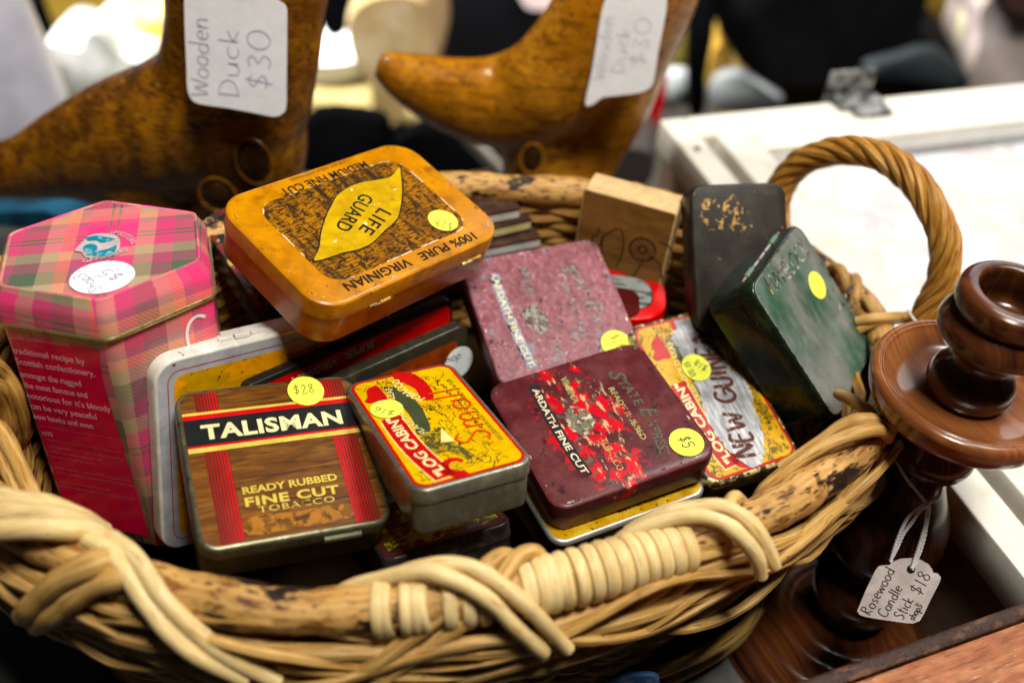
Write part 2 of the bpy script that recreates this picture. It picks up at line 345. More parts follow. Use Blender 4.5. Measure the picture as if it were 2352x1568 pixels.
def tin(name, label, pose, w, h, t, r, lid_m, body_m, lid_depth=0.95, group='old tobacco tins in the basket', cat='tin', top_in=0.14):
    T = thing(name, label, cat, pose, group)
    a = MB(); loft_rr(a, w, h, r, [(top_in, 0), (top_in * .5, -.025), (.02, -.08), (0, -.16), (0, -lid_depth), (.03, -lid_depth - .04), (.07, -lid_depth - .04)], True)
    lid = a.build('lid', lid_m, T, angle=35)
    b = MB(); loft_rr(b, w, h, r, [(.08, -lid_depth + .05), (.08, -t + .25), (.13, -t + .08), (.3, -t)], False, True)
    body = b.build('body', body_m, T, angle=35)
    return T, lid, body
def lp(pose, fn, pts): return [tuple(pose.loc(*fn(x, y))) for x, y in pts]
def price(T, pose, px, r, m=None, s='$28', p0=None, p1=None, h=.5, wd=.045, pen=None, z=0.03):
    c = pose.loc(*px) if not isinstance(px[0], tuple) else px[0]
    o = disc('price_sticker', c, r, 0.02, m or m_stick, T, z)
    if s:
        a = pose.loc(*p0); b = pose.loc(*p1); hand(o, s, a, b, h, wd, z + 0.03, pen or m_green_pen)
    return o
# ================================================================== LARGE STRUCTURE
m_table = mat('table_laminate', (0.085, 0.083, 0.076, 1), [((0.07, 0.068, 0.062, 1), .6, .4, .7)], rough=0.45)
mb = MB(); boxmb(mb, -60, 75, 10, 74, -54, -50.0); tt = mb.build('table_top', m_table, None, False, True); struct(tt)
m_floor = mat('dark_floor', (0.02, 0.018, 0.016, 1), [((0.035, 0.03, 0.022, 1), .05, .45, .6)], rough=0.7)
mb = MB(); mb.add([(-900, -200, -125), (900, -200, -125), (900, 1500, -125), (-900, 1500, -125)], [[0, 1, 2, 3]]); fl = mb.build('floor', m_floor, None, False, True); struct(fl)
# ------------------------------------------------------------------ display case on the right
zc = -39.0
A0 = up(1515, 275, zc); A1 = up(2173, 1101, zc); B1 = up(2352, 190, zc)
dl = nv(A1 - A0); db = nv(np.cross([0, 0, 1], dl)) ; 
if db @ (B1 - A0) < 0: db = -db
casepose = Pose(A0, db, -dl)            # x away to the right, y towards the back; origin = far left corner
m_case = mat('white_painted_wood', (0.70, 0.67, 0.59, 1), [((0.60, 0.55, 0.45, 1), .35, .55, .75, (1, 1, 1), 6), ((.35, .28, .2, 1), 1.6, .70, .73, (1, 1, 1), 6)], rough=0.4, grime=.93)
m_caseside = mat('beige_case_side', (0.30, 0.225, 0.16, 1), [((0.25, 0.18, 0.125, 1), .12, .4, .7)], rough=0.35)
Cs = thing('display_case', 'white framed glass topped display case beside the basket', 'display case', casepose)
LX, LY = 64, 62
mb = MB(); boxmb(mb, 0.6, LX, -LY, -0.6, -10.95, -2.6); mb.build('side_panel', m_caseside, Cs, False)
mb = MB()
boxmb(mb, 0, 2.2, -LY, 0, -2.5, 0.0, .15); boxmb(mb, 2.25, LX, -3.0, 0, -2.5, 0.02, .15); boxmb(mb, 2.25, LX, -LY, -LY + 3, -2.5, 0.02, .15); boxmb(mb, LX + .05, LX + 3, -LY, 0, -2.5, 0, .15)
mb.build('case_frame', m_case, Cs)
mb = MB(); boxmb(mb, 3.1, 6.1, -LY + 3.1, -3.1, -1.2, 0.35, .15); boxmb(mb, 6.15, LX - .1, -6.0, -3.1, -1.2, 0.33, .15); boxmb(mb, 6.15, LX - .1, -LY + 3.1, -LY + 6, -1.2, 0.33, .15)
lf = mb.build('lid_frame', m_case, Cs)
gm = bpy.data.materials.new('glass_pane'); gm.use_nodes = True; nt = gm.node_tree; nt.nodes.clear()
o_ = nt.nodes.new('ShaderNodeOutputMaterial'); mxs = nt.nodes.new('ShaderNodeMixShader'); t_ = nt.nodes.new('ShaderNodeBsdfTransparent'); g_ = nt.nodes.new('ShaderNodeBsdfGlossy'); g_.inputs['Roughness'].default_value = .08
fr = nt.nodes.new('ShaderNodeFresnel'); fr.inputs['IOR'].default_value = 1.6
nt.links.new(fr.outputs[0], mxs.inputs[0]); nt.links.new(t_.outputs[0], mxs.inputs[1]); nt.links.new(g_.outputs[0], mxs.inputs[2]); nt.links.new(mxs.outputs[0], o_.inputs[0])
mb = MB(); mb.add([(6.15, -LY + 6.1, .05), (LX - .2, -LY + 6.1, .05), (LX - .2, -6.1, .05), (6.15, -6.1, .05)], [[0, 1, 2, 3]]); mb.build('glass_pane', gm, Cs, False)
m_lining = mat('case_lining', (0.66, 0.64, 0.63, 1), [((0.82, 0.62, 0.65, 1), .13, .48, .62, (1, 1, 1), 3), ((0.85, 0.84, 0.66, 1), .11, .5, .66), ((0.66, 0.66, 0.72, 1), .22, .6, .68), ((0.9, 0.9, 0.92, 1), .3, .5, .56)], rough=.6)
mb = MB(); boxmb(mb, 2.3, LX - .1, -LY + 3.05, -3.05, -2.55, -2.2); mb.build('lining', m_lining, Cs, False)
for q in ((1.1, -4.5), (1.0, -20)):
    mb = MB(); lathe(mb, [(0, .12), (.25, .1), (.3, .02), (.3, -.1)], (q[0], q[1], 0.0), 16); mb.build('screw', mat('screw_metal', (.3, .28, .25, 1), rough=.3, metal=1), Cs)
# latch on the back edge
m_steel = mat('latch_steel', (0.30, 0.30, 0.29, 1), [((.05, .05, .05, 1), .8, .46, .54)], rough=.45, metal=.35)
lc = casepose.loc(1966, 240)
mb = MB(); boxmb(mb, lc[0] - 2.2, lc[0] + 2.2, -1.6, 0.5, .05, .5, .1); lt = None
clasp = mb.build('latch', m_steel, Cs)
mb = MB(); boxmb(mb, lc[0] - 2.3, lc[0] + 2.1, .55, .9, -.8, 2.4, .1); mb.build('latch_plate', m_steel, clasp)
mb = MB(); boxmb(mb, lc[0] - 1.4, lc[0] + 1.6, -3.4, -1.65, .35, .8, .1); mb.build('latch_hook', m_steel, clasp)
# ------------------------------------------------------------------ reddish wooden box in the near right corner
zb = -37.5
W0 = up(1700, 1625, zb); W1 = up(2352, 1395, zb); dx_ = nv(W1 - W0); dy_ = np.cross(dx_, [0, 0, 1]);
wp = Pose(W0, dx_, -dy_)
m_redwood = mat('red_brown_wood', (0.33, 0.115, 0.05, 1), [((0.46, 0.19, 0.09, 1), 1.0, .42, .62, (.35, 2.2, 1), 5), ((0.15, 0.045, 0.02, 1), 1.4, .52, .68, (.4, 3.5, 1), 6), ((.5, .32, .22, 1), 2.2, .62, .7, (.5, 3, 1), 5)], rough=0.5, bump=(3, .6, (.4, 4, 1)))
Wb = thing('wooden_box', 'reddish brown wooden box with dark worn edge in the near right corner', 'wooden box', wp)
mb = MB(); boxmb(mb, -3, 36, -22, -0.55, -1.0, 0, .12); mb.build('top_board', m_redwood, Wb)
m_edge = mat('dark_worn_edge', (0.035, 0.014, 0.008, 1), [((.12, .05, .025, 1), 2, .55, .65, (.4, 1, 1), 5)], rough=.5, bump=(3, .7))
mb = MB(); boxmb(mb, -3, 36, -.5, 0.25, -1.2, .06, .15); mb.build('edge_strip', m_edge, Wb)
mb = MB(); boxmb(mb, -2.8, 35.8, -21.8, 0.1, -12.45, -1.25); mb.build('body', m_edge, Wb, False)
# ================================================================== BASKET
ZR = -33.0
RIM = [(-4.4, 48.9), (-.6, 49.4), (3.3, 49.8), (8, 49.4), (12.5, 47.9), (16.2, 45.2), (18.4, 41.6), (18.9, 37.9), (18.0, 34.2), (15.9, 31.2), (13.8, 29.2), (11.7, 27.4), (8.4, 25.4), (5.0, 23.7), (1.4, 22.2), (-3.0, 20.9), (-7.4, 20.2), (-11.6, 20.5), (-14.9, 21.3), (-18.1, 22.5), (-21.4, 24.8), (-23.6, 28.4), (-24.4, 32.3), (-22.6, 36.4), (-18.8, 40.0), (-14.3, 43.6), (-9.5, 46.9)]
DIP = {4: .7, 5: 1.8, 6: 2.3, 7: 1.8, 8: .8}     # the hoop sags a little at the right end
rimp = smooth_path([(x * (1 + DIP.get(i, 0) / 33), y * (1 + DIP.get(i, 0) / 33), -DIP.get(i, 0)) for i, (x, y) in enumerate(RIM)], 8, True); BC = np.array([-2.9, 35.0, 0])
bask = thing('wicker_basket', 'oval cane basket with twisted rope handles holding the old tins', 'basket', None, None, (BC[0], BC[1], -50))
bask.location.z = 0
BO = np.array([BC[0], BC[1], -50.0])
def bt(P): return np.array(P, float) - BO
mb = MB(); H = rimp + np.array([0, 0, ZR]); tube(mb, bt(H), lambda t: 0.90, 14, True); mb.build('hoop', m_bamboo, bask)
def ring(scale, z, off=0.0, amp=0.0, k=0, ph=0.0):
    P = BC + (rimp - BC) * scale + np.array([-8.0 * max(0, 1 - scale), 2.0 * max(0, 1 - scale), 0]); nrm = (rimp - BC); nrm = nrm / np.linalg.norm(nrm, axis=1)[:, None]
    n = len(P); s = np.array([math.sin(2 * math.pi * k * i / n + ph) for i in range(n)])
    return P + nrm * (off + amp * s)[:, None] + np.array([0, 0, z])
def refine(P, n=2):
    return smooth_path(P, n, True)
# woven wall: lower strands
wall = MB()
def rz(z): return 1.0 - 0.20 * ((ZR - z) / 17.0) ** 1.15
rows = []
z = ZR - 1.5; i = 0
while z > -49.6:
    sc_ = rz(z); P = ring(sc_, z, .25, .38, 22, math.pi * (i % 2)); P[:, 2] += np.array([0.18 * math.sin(2 * math.pi * 5 * q / len(P) + i * 1.7) for q in range(len(P))])
    rr0 = random.uniform(.27, .36); tube(wall, bt(refine(P, 2)), rr0, 6, True, 1.0, None, i)
    z -= rr0 * 1.75; i += 1
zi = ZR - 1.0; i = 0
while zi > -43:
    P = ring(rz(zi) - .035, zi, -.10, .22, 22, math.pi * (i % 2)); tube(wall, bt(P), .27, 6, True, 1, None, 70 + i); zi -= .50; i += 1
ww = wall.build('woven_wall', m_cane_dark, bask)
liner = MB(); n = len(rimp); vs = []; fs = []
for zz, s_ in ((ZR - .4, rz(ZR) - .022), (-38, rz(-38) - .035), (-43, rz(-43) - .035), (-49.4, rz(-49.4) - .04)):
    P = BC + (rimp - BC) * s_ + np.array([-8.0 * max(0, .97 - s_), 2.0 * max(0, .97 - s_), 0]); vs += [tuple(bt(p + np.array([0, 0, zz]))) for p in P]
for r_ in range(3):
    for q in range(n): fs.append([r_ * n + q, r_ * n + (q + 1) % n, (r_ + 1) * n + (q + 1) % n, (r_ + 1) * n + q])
fs.append([3 * n + q for q in range(n)]); liner.add(vs, fs); liner.build('shade_liner', mat('shaded_cane', (0.045, 0.024, 0.01, 1), rough=.8, spec=.1), bask)  # added liner that blocks light; the interior's shade is in its dark colour
# stakes
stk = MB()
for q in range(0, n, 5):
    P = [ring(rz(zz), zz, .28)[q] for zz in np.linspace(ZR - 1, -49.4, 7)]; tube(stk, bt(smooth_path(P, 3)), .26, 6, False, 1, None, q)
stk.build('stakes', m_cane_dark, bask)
# pale bundles of strands running under the hoop
bun = MB()
for j, (off, zz, rr0, am, ph) in enumerate([(.95, -34.3, .34, .12, 0), (1.25, -34.9, .36, .14, 1.1), (1.3, -35.6, .34, .16, 2.3), (1.0, -36.1, .34, .2, 3.1), (1.35, -36.6, .33, .2, .6), (1.1, -37.3, .35, .28, 1.7), (1.2, -37.9, .34, .28, 4.4)]):
    P = ring(1.0 - .006 * j, zz, off, am, 8, ph); P[:, 2] += np.array([.62 * math.sin(2 * math.pi * 5 * q / n + ph * 2) for q in range(n)]); tube(bun, bt(refine(P, 2)), rr0, 8, True, 1, None, 30 + j)
for j, (off, zz, rr0, am, ph) in enumerate([(.75, -33.9, .24, .10, 2.2), (1.45, -34.4, .22, .14, 4.1), (1.6, -35.2, .24, .16, 5.3), (1.5, -36.2, .22, .2, .4), (1.55, -37.0, .24, .2, 3.6)]):
    P = ring(1.0 - .005 * j, zz, off, am, 11, ph); P[:, 2] += np.array([1.15 * math.sin(2 * math.pi * 7 * q / n + ph * 3) for q in range(n)]); tube(bun, bt(refine(P, 2)), rr0, 7, True, 1, None, 50 + j)
bun.build('strand_border', m_cane, bask)
# binding strips round the hoop
bind = MB()
def near(u, v):
    d = [np.linalg.norm(pj(p) - np.array([u, v])) for p in H]; return int(np.argmin(d))
HH = smooth_path(H, 6, True)
def coilring(pos, tilt, wdt, rad):
    d = [np.linalg.norm(pj(p) - np.array(pos)) for p in HH]; q = int(np.argmin(d)); c = HH[q]; t = nv(HH[(q + 3) % len(HH)] - HH[q - 3]); a = nv(np.cross([0, 0, 1], t)); b = np.cross(t, a)
    P = []
    for k in range(21):
        an = 2 * math.pi * k / 20; P.append(c + rad * (a * math.cos(an) + b * math.sin(an)) + t * tilt * math.sin(an + .6))
    P = P[:-1]; T_ = bt(P)
    # flat strap section
    vs = []; fs = []; uv = []
    for k in range(20):
        an = 2 * math.pi * k / 20; o = a * math.cos(an) + b * math.sin(an)
        for s_, hgt in ((-.5, -.12), (-.40, .10), (-.15, .17), (.15, .17), (.40, .10), (.5, -.12)): vs.append(T_[k] + t * s_ * wdt + o * hgt)
    of = random.uniform(0, 20)
    for k in range(20):
        for j in range(5):
            k_ = (k + 1) % 20; fs.append([k * 6 + j, k * 6 + j + 1, k_ * 6 + j + 1, k_ * 6 + j]); uv.append([(of + j * .2, k * .3), (of + j * .2 + .2, k * .3), (of + j * .2 + .2, k * .3 + .3), (of + j * .2, k * .3 + .3)])
    bind.add(vs, fs, uv)
for pos, ti, wd in [((875, 1400), .18, .55), ((893, 1398), .2, .5), ((935, 1394), .1, .5), ((958, 1391), .12, .52), ((980, 1388), .3, .5)]: coilring(pos, ti, wd, .97)
a0_, a1_ = np.array([1205., 1352.]), np.array([1562., 1243.])
for k in range(13): coilring(tuple(a0_ + (a1_ - a0_) * (k + random.uniform(-.12, .12)) / 12), random.uniform(-.05, .12), .64 * random.uniform(.9, 1.1), .98 + random.uniform(-.02, .04))
for k, pos in enumerate([(1030, 1380), (1075, 1374), (1105, 1368)]): coilring(pos, .1, .6, .97)
bind.build('binding', m_cane_pale, bask)
# crossing strands traced over the hoop; each point carries its own height
def strand(name, pts, r, m=m_cane_pale, flat=.85):
    for j, P in enumerate(pts):
        mb = MB(); Q = smooth_path([up(u, v, z) for u, v, z in P], 6)
        tube(mb, bt(Q), lambda t, r=r: r * (1 - .12 * abs(2 * t - 1) ** 3), 10, False, 1, None, random.uniform(0, 9)); mb.build(name, m, bask)
# left crossing
strand('crossing_strand', [[(150, 1215, -33.4), (195, 1235, -32.3), (262, 1278, -31.9), (335, 1385, -32.4), (432, 1490, -33.6), (565, 1562, -35.2)],
    [(205, 1215, -33.6), (262, 1240, -32.3), (318, 1290, -31.9), (385, 1385, -32.3), (500, 1490, -33.8), (640, 1568, -35.4)]], .36)
strand('crossing_strand', [[(55, 1412, -35.4), (80, 1385, -34.2), (140, 1330, -32.6), (235, 1287, -31.9), (262, 1282, -32.8)], [(85, 1435, -36), (120, 1408, -34.6), (200, 1352, -32.9), (290, 1322, -32.2), (330, 1330, -33.4)]], .50, m_cane)
# centre crossing
strand('crossing_strand', [[(740, 1385, -34.0), (817, 1345, -32.6), (960, 1313, -31.6), (1052, 1335, -31.5), (1128, 1381, -31.9), (1180, 1436, -33.0), (1250, 1498, -34.8)],
    [(900, 1325, -33.0), (965, 1303, -31.8), (1052, 1295, -31.3), (1113, 1317, -31.4), (1174, 1360, -31.9), (1235, 1415, -33.0), (1305, 1490, -34.8)]], .33)
strand('crossing_strand', [[(1190, 1298, -33.4), (1161, 1275, -32.2), (1120, 1298, -31.8), (1067, 1370, -32.3), (960, 1451, -33.6), (869, 1515, -34.6), (760, 1572, -36)],
    [(1255, 1295, -33.6), (1225, 1268, -32.2), (1185, 1282, -31.8), (1150, 1330, -31.9), (1097, 1399, -32.9), (991, 1479, -34.2), (899, 1543, -35.5), (860, 1575, -36)]], .35, m_cane)
# right crossing
strand('crossing_strand', [[(1400, 1262, -33.2), (1452, 1222, -32.4), (1565, 1186, -31.6), (1650, 1195, -31.3), (1705, 1234, -31.7), (1739, 1280, -32.6), (1748, 1322, -33.6)],
    [(1440, 1222, -33.4), (1534, 1177, -32.2), (1644, 1161, -31.4), (1702, 1183, -31.4), (1748, 1231, -32.0), (1780, 1300, -33.4)]], .33)
strand('crossing_strand', [[(1715, 1165, -33.2), (1690, 1144, -31.9), (1670, 1166, -31.7), (1629, 1213, -32.3), (1595, 1274, -33.3), (1519, 1344, -34.4), (1412, 1421, -35.4), (1300, 1478, -36)],
    [(1700, 1190, -32.6), (1666, 1222, -32.6), (1626, 1286, -33.6), (1550, 1350, -34.8), (1443, 1427, -35.8), (1340, 1485, -36.6)]], .33, m_cane)
# far right crossings
strand('crossing_strand', [[(1735, 1150, -34.0), (1772, 1108, -33.0), (1874, 1033, -31.8), (1976, 992, -31.2), (2027, 989, -31.6), (2040, 1008, -32.6)],
    [(1790, 1075, -33.8), (1867, 1025, -32.8), (1935, 978, -31.8), (1990, 963, -31.3), (2040, 976, -31.8), (2046, 995, -32.8)]], .31, m_cane)
strand('crossing_strand', [[(1925, 905, -33.8), (1960, 920, -32.6), (1995, 945, -32.2), (2015, 975, -32.8)], [(2010, 985, -32.6), (1995, 1050, -34.0), (1940, 1140, -35.6), (1814, 1235, -37.2), (1690, 1310, -38.6)],
    [(2028, 1000, -33.0), (2008, 1085, -34.6), (1930, 1200, -36.8), (1776, 1290, -38.6), (1600, 1380, -40.6)], [(1910, 1150, -34.6), (1870, 1190, -35.2), (1780, 1232, -35.8), (1650, 1310, -36.6)]], .31, m_cane)
strand('crossing_strand', [[(1903, 628, -35.1), (1915, 615, -33.9), (1932, 622, -33.5), (1944, 655, -33.9), (1945, 700, -35.1)], [(1958, 640, -35.1), (1966, 640, -33.9), (1967, 674, -33.8), (1950, 715, -34.7)],
    [(1975, 680, -34.9), (1998, 700, -34.3), (2015, 735, -34.9)], [(1965, 738, -34.3), (2020, 729, -33.8), (2095, 727, -34.5)], [(1970, 757, -34.7), (2021, 736, -34.1), (2090, 733, -34.7)]], .30, m_cane)
# outer loops low on the right and along the foot
strand('foot_strand', [[(1752, 1345, -42), (1717, 1430, -43.5), (1626, 1494, -45), (1504, 1545, -46), (1382, 1580, -46.5)], [(1745, 1395, -45), (1690, 1470, -47), (1580, 1540, -48.5), (1470, 1590, -49)]], .34, m_cane)
# left bundle over the hoop and the near handle roots
strand('crossing_strand', [[(-40, 1140, -32.0), (0, 1146, -31.8), (102, 1158, -31.6), (171, 1185, -32.0), (238, 1222, -33.4)], [(-40, 1172, -31.9), (0, 1176, -31.5), (110, 1183, -31.3), (180, 1200, -31.9), (240, 1228, -33.2)], [(-40, 1212, -32.4), (0, 1217, -31.7), (100, 1213, -31.4), (190, 1218, -32), (244, 1235, -33.0)]], .44, m_cane_pale)
strand('crossing_strand', [[(-20, 960, -33.5), (15, 1010, -33.3), (82, 1152, -33.0)], [(-20, 1000, -33.8), (10, 1060, -33.6), (50, 1150, -33.3)]], .36, m_cane)
strand('crossing_strand', [[(-10, 1270, -34), (30, 1300, -34.4), (90, 1345, -34.8)], [(-10, 1330, -35), (60, 1385, -35.6), (120, 1400, -36)]], .4, m_cane)
# handles
def handle(path, foot, r, n_str, turns, m):
    P = smooth_path(path, 8); T, A, B = frames(P); mb = MB(); Lg = len(P)
    for s_ in range(n_str):
        Q = []
        for i in range(Lg):
            t = i / (Lg - 1); a = 2 * math.pi * (turns * t + s_ / n_str); q = 1.0 + .25 * abs(2 * t - 1) ** 6
            Q.append(P[i] + r * q * (A[i] * math.cos(a) + B[i] * math.sin(a)))
        tube(mb, bt(smooth_path(Q, 2)), r * (3.6 / n_str) * (1 + .10 * math.sin(s_ * 2.4)), 8, False, 1, None, s_ * 2.1)
    return mb.build('handle', m, bask)
hA = np.array([16.2, 49.4, -36.0]); hB = np.array([21.5, 42.6, -36.0]); hn = np.cross(hB - hA, [0.16, 0.14, 1])
hp = [upl(u, v, hA, hn) for u, v in [(1775, 520), (1785, 455), (1812, 400), (1862, 362), (1930, 346), (1995, 350), (2058, 378), (2110, 428), (2150, 495), (2172, 565), (2166, 640), (2142, 700), (2118, 760)]]
handle(hp, None, .56, 7, 2.5, mat('handle_cane', (0.36, 0.155, 0.028, 1), [((0.58, 0.32, 0.085, 1), 2.2, 0.45, 0.62, (4.5, .2, 1), 4), ((0.10, 0.038, 0.008, 1), 2.6, 0.54, 0.68, (4.5, .3, 1), 5)], rough=0.34, bump=(4, 0.4, (5, .5, 1)), uv=True))
hl = [(-23.4, 36.0, -34.3), (-26.0, 36, -31), (-29.2, 34.6, -27.0), (-30.4, 32, -25.6), (-29.4, 29.2, -27.0), (-26.4, 27.6, -31), (-23.8, 27.4, -34.4)]
handle(hl, None, .5, 5, 2.6, m_cane_dark)
strand('handle_root', [[(-25, 835, -30), (5, 860, -31), (32, 905, -32), (45, 960, -33.5), (42, 1010, -35), (15, 1050, -36.5)], [(-30, 870, -30.6), (-5, 890, -31.4), (18, 930, -32.6), (25, 985, -34), (5, 1035, -36)]], .42, m_cane_dark)
m_wear = mat('edge_wear', (0.62, 0.52, 0.36, 1), [((.06, .03, .015, 1), 2.0, .48, .54)], rough=.35, metal=.4, alpha=(1.5, .57, .60))
def wear(lid, w, h, r, ins=.17, wd=.08):
    decal('edge_wear', rrect(w - 2 * ins, h - 2 * ins, max(.1, r - ins), 8), .008, m_wear, lid, hole=rrect(w - 2 * ins - 2 * wd, h - 2 * ins - 2 * wd, max(.1, r - ins - wd), 8))
# ================================================================== TINS
def Pz(C, x, y): return Pose(C, x, y)
def norm_text(z0=0.025): return z0
Z1, Z2, Z3, Z4 = 0.012, 0.024, 0.036, 0.048
def rot_pts(pts, n=3): return [tuple(p[:2]) for p in smooth_path([(a, b) for a, b in pts], n, True)]
def rough_pts(pts, amp, n=6):
    P = smooth_path([(a, b) for a, b in pts], n, True); out = []
    for p in P: out.append((p[0] + random.uniform(-amp, amp), p[1] + random.uniform(-amp, amp)))
    return out
def linef(nm, pts, wd, parent, m_=None, z=.012, n=4, closed=False):
    Q = smooth_path([(a, b) for a, b in pts], n, closed); Tn = np.gradient(Q, axis=0); Tn = Tn / (np.linalg.norm(Tn, axis=1)[:, None] + 1e-9); vs = []
    for i in range(len(Q)): nn = np.array([-Tn[i][1], Tn[i][0]]) * wd / 2; vs += [(*(Q[i] + nn), z), (*(Q[i] - nn), z)]
    mb = MB(); mb.add(vs, [[2 * i, 2 * i + 1, 2 * i + 3, 2 * i + 2] for i in range(len(Q) - 1)]); return mb
# ------------------------------------------------------------------ orange tin, topmost
pLG = Pz((-7.55, 38.94, -28.44), (-.63, -.77, .1), (.75, -.64, -.18)); wLG, hLG = 11.65, 8.15
m_or = mat('orange_enamel', (0.48, 0.185, 0.002, 1), [((0.58, 0.24, 0.004, 1), .5, .45, .65), ((0.34, 0.12, 0.004, 1), .9, .54, .70), ((0.12, 0.05, 0.02, 1), 4, .655, .68, (1, 1, 1), 5)], rough=0.30, coat=.15)
m_orb = mat('orange_enamel_body', (0.42, 0.125, 0.005, 1), [((0.50, 0.17, 0.008, 1), .5, .45, .65), ((0.16, 0.05, 0.01, 1), 1.5, .62, .75)], rough=0.3, coat=.3)
T, lid, body = tin('tobacco_tin', 'orange tin with a leaf on its lid, lying on top of the other tins', pLG, wLG, hLG, 2.6, 1.5, m_or, m_orb, .95, top_in=.2)
m_bark = mat('woodcut_print', (0.36, 0.145, 0.012, 1), [((0.22, 0.085, 0.010, 1), .8, .45, .6, (1, .5, 1)), ((0.025, 0.014, 0.006, 1), 3.0, .515, .55, (.7, 4.2, 1), 5), ((0.05, 0.025, 0.01, 1), 1.9, .55, .60, (2.2, .9, 1), 2), ((0.04, 0.02, 0.01, 1), .55, .50, .62, (2.0, .25, 1), 3)], rough=0.30, coat=.25)
wear(lid, wLG, hLG, 1.75, .22, .09)
pan = decal('picture_panel', rrect(wLG - 2.95, hLG - 2.31, 1.0, 8), Z1, m_bark, lid)
m_chip = mat('worn_edge_chips', (0.72, 0.56, 0.36, 1), rough=.4, alpha=(.8, .48, .52))
decal('worn_border', rrect(wLG - 2.88, hLG - 2.24, 1.04, 8), Z2, m_chip, lid, hole=rrect(wLG - 3.02, hLG - 2.38, .96, 8))
leaf = lp(pLG, cA, [(1340, 285), (1352, 360), (1357, 470), (1337, 600), (1300, 660), (1240, 712), (1200, 755), (1140, 805), (1060, 840), (960, 862), (870, 892), (765, 915), (800, 830), (815, 720), (850, 610), (880, 550), (920, 480), (1000, 420), (1100, 385), (1200, 370), (1290, 345)])
cxl = np.mean(leaf, axis=0)
decal('leaf_outline', [tuple(cxl + (np.array(p) - cxl) * 1.035) for p in rot_pts(leaf, 4)], Z2, m_ink, lid)
m_leaf = mat('golden_leaf_print', (0.50, 0.30, 0.012, 1), [((0.60, 0.38, 0.02, 1), 1.2, .45, .6), ((0.42, 0.24, 0.02, 1), 1.5, .58, .7), ((0.85, 0.75, 0.45, 1), 2.5, .68, .71)], rough=.33, coat=.2)
decal('leaf_print', [tuple(cxl + (np.array(p) - cxl) * .995) for p in rot_pts(leaf, 4)], Z3, m_leaf, lid)
L_ = lambda x, y, f=cA, p=pLG: p.loc(*f(x, y))
lettering(lid, 'LIFE', L_(1205, 560), L_(1062, 705), .72, Z4, m_ink, .012, spacing=1.15)
lettering(lid, 'GUARD', L_(1085, 460), L_(903, 690), .72, Z4, m_ink, .012)
lettering(lid, 'MEDIUM FINE CUT', L_(1100, 245), L_(530, 438), .50, Z2, m_ink, .012)
lettering(lid, '2 OZS NETT WEIGHT WHEN PACKED', L_(985, 236), L_(600, 366), .17, Z2, mat('faded_ink', (.25, .1, .01, 1), rough=.5), .0)
lettering(lid, '100% PURE   VIRGINIAN', L_(1822, 722), L_(952, 1070), .52, Z2, m_ink, .018)
price(T, pLG, cA(1632, 645), .76, None, '$28', cA(1700, 668), cA(1572, 640), .5, .035, m_green_pen)
m_bare = mat('bare_tin', (0.75, 0.70, 0.60, 1), rough=.25, metal=.8)
m_hinge = mat('worn_hinge', (.55, .33, .06, 1), [((.05, .03, .02, 1), 3, .5, .55), ((.9, .8, .6, 1), 2.5, .6, .63)], rough=.3)
for xa, xb in ((1.6, 3.0), (-4.2, -2.9)):
    hg = MB(); tube(hg, [(xa, hLG / 2 + .02, -1.0), (xb, hLG / 2 + .02, -1.0)], .09, 8); hg.build('hinge', m_hinge, T)
# ------------------------------------------------------------------ talisman tin
pTL = Pz((-9.43, 28.18, -33.81), (.895, .425, -.135), (-.41, .9, .165)); wT, hT = 8.08, 8.10
m_olive = mat('olive_metal', (0.13, 0.125, 0.075, 1), [((0.22, 0.21, 0.13, 1), 1.2, .5, .7), ((0.05, 0.045, 0.03, 1), 2, .56, .7)], rough=.30, metal=.55)
m_olive2 = mat('dark_olive_metal', (0.055, 0.058, 0.05, 1), [((0.09, 0.092, 0.075, 1), 1.0, .5, .7), ((0.03, 0.022, 0.015, 1), 2, .56, .7)], rough=.32, metal=.5)
T, lid, body = tin('tobacco_tin', 'brown wood patterned tin lettered TALISMAN with red stripes, nearest the front rim', pTL, wT, hT, 2.5, .85, m_olive, m_olive2, .75)
m_walnut = mat('walnut_print', (0.12, 0.042, 0.008, 1), [((0.20, 0.078, 0.013, 1), 1.2, .45, .6, (.35, 2.6, 1), 5), ((0.05, 0.02, 0.008, 1), 1.5, .52, .64, (.3, 4.5, 1), 6)], rough=.3)
pan = decal('wood_print', rrect(wT - .42, hT - .42, .62, 8), Z1, m_walnut, lid)
def q4(pose, fn, a, b, c, d): return lp(pose, fn, [a, b, c, d])
m_redl = mat('red_stripe_print', (0.46, 0.004, 0.010, 1), rough=.35); m_redd = mat('dark_red_stripe_print', (0.11, 0.016, 0.008, 1), rough=.3, coat=.3)
def stripes(lx0, lx1, bright_right):
    y0, y1 = -hT / 2 + .25, hT / 2 - .25; mb = MB(); mb2 = MB(); wd = lx1 - lx0; mb.add([(lx0, y0, Z2), (lx1, y0, Z2), (lx1, y1, Z2), (lx0, y1, Z2)], [[0, 1, 2, 3]])
    mb.build('stripe_ground', m_redd, lid, False)
    for k in range(8):
        t = k / 8; tt_ = t if bright_right else 1 - t; a = lx0 + wd * t; b_ = a + wd / 8 * (.12 + .70 * tt_ ** 1.5)
        mb2.add([(a, y0, Z3), (b_, y0, Z3), (b_, y1, Z3), (a, y1, Z3)], [[0, 1, 2, 3]])
    mb2.build('stripe_print', m_redl, lid, False)
xl0 = pTL.loc(*cB(190, 345))[0]; xl1 = pTL.loc(*cB(335, 330))[0]; xr0 = pTL.loc(*cB(1070, 630))[0]; xr1 = xr0 + (xl1 - xl0) * 1.1
stripes(xl0, xl1, True); stripes(xr0, xr1, False)
yb = [pTL.loc(*cB(*p))[1] for p in ((130, 492), (130, 505), (132, 530), (160, 692), (162, 705), (165, 735))]
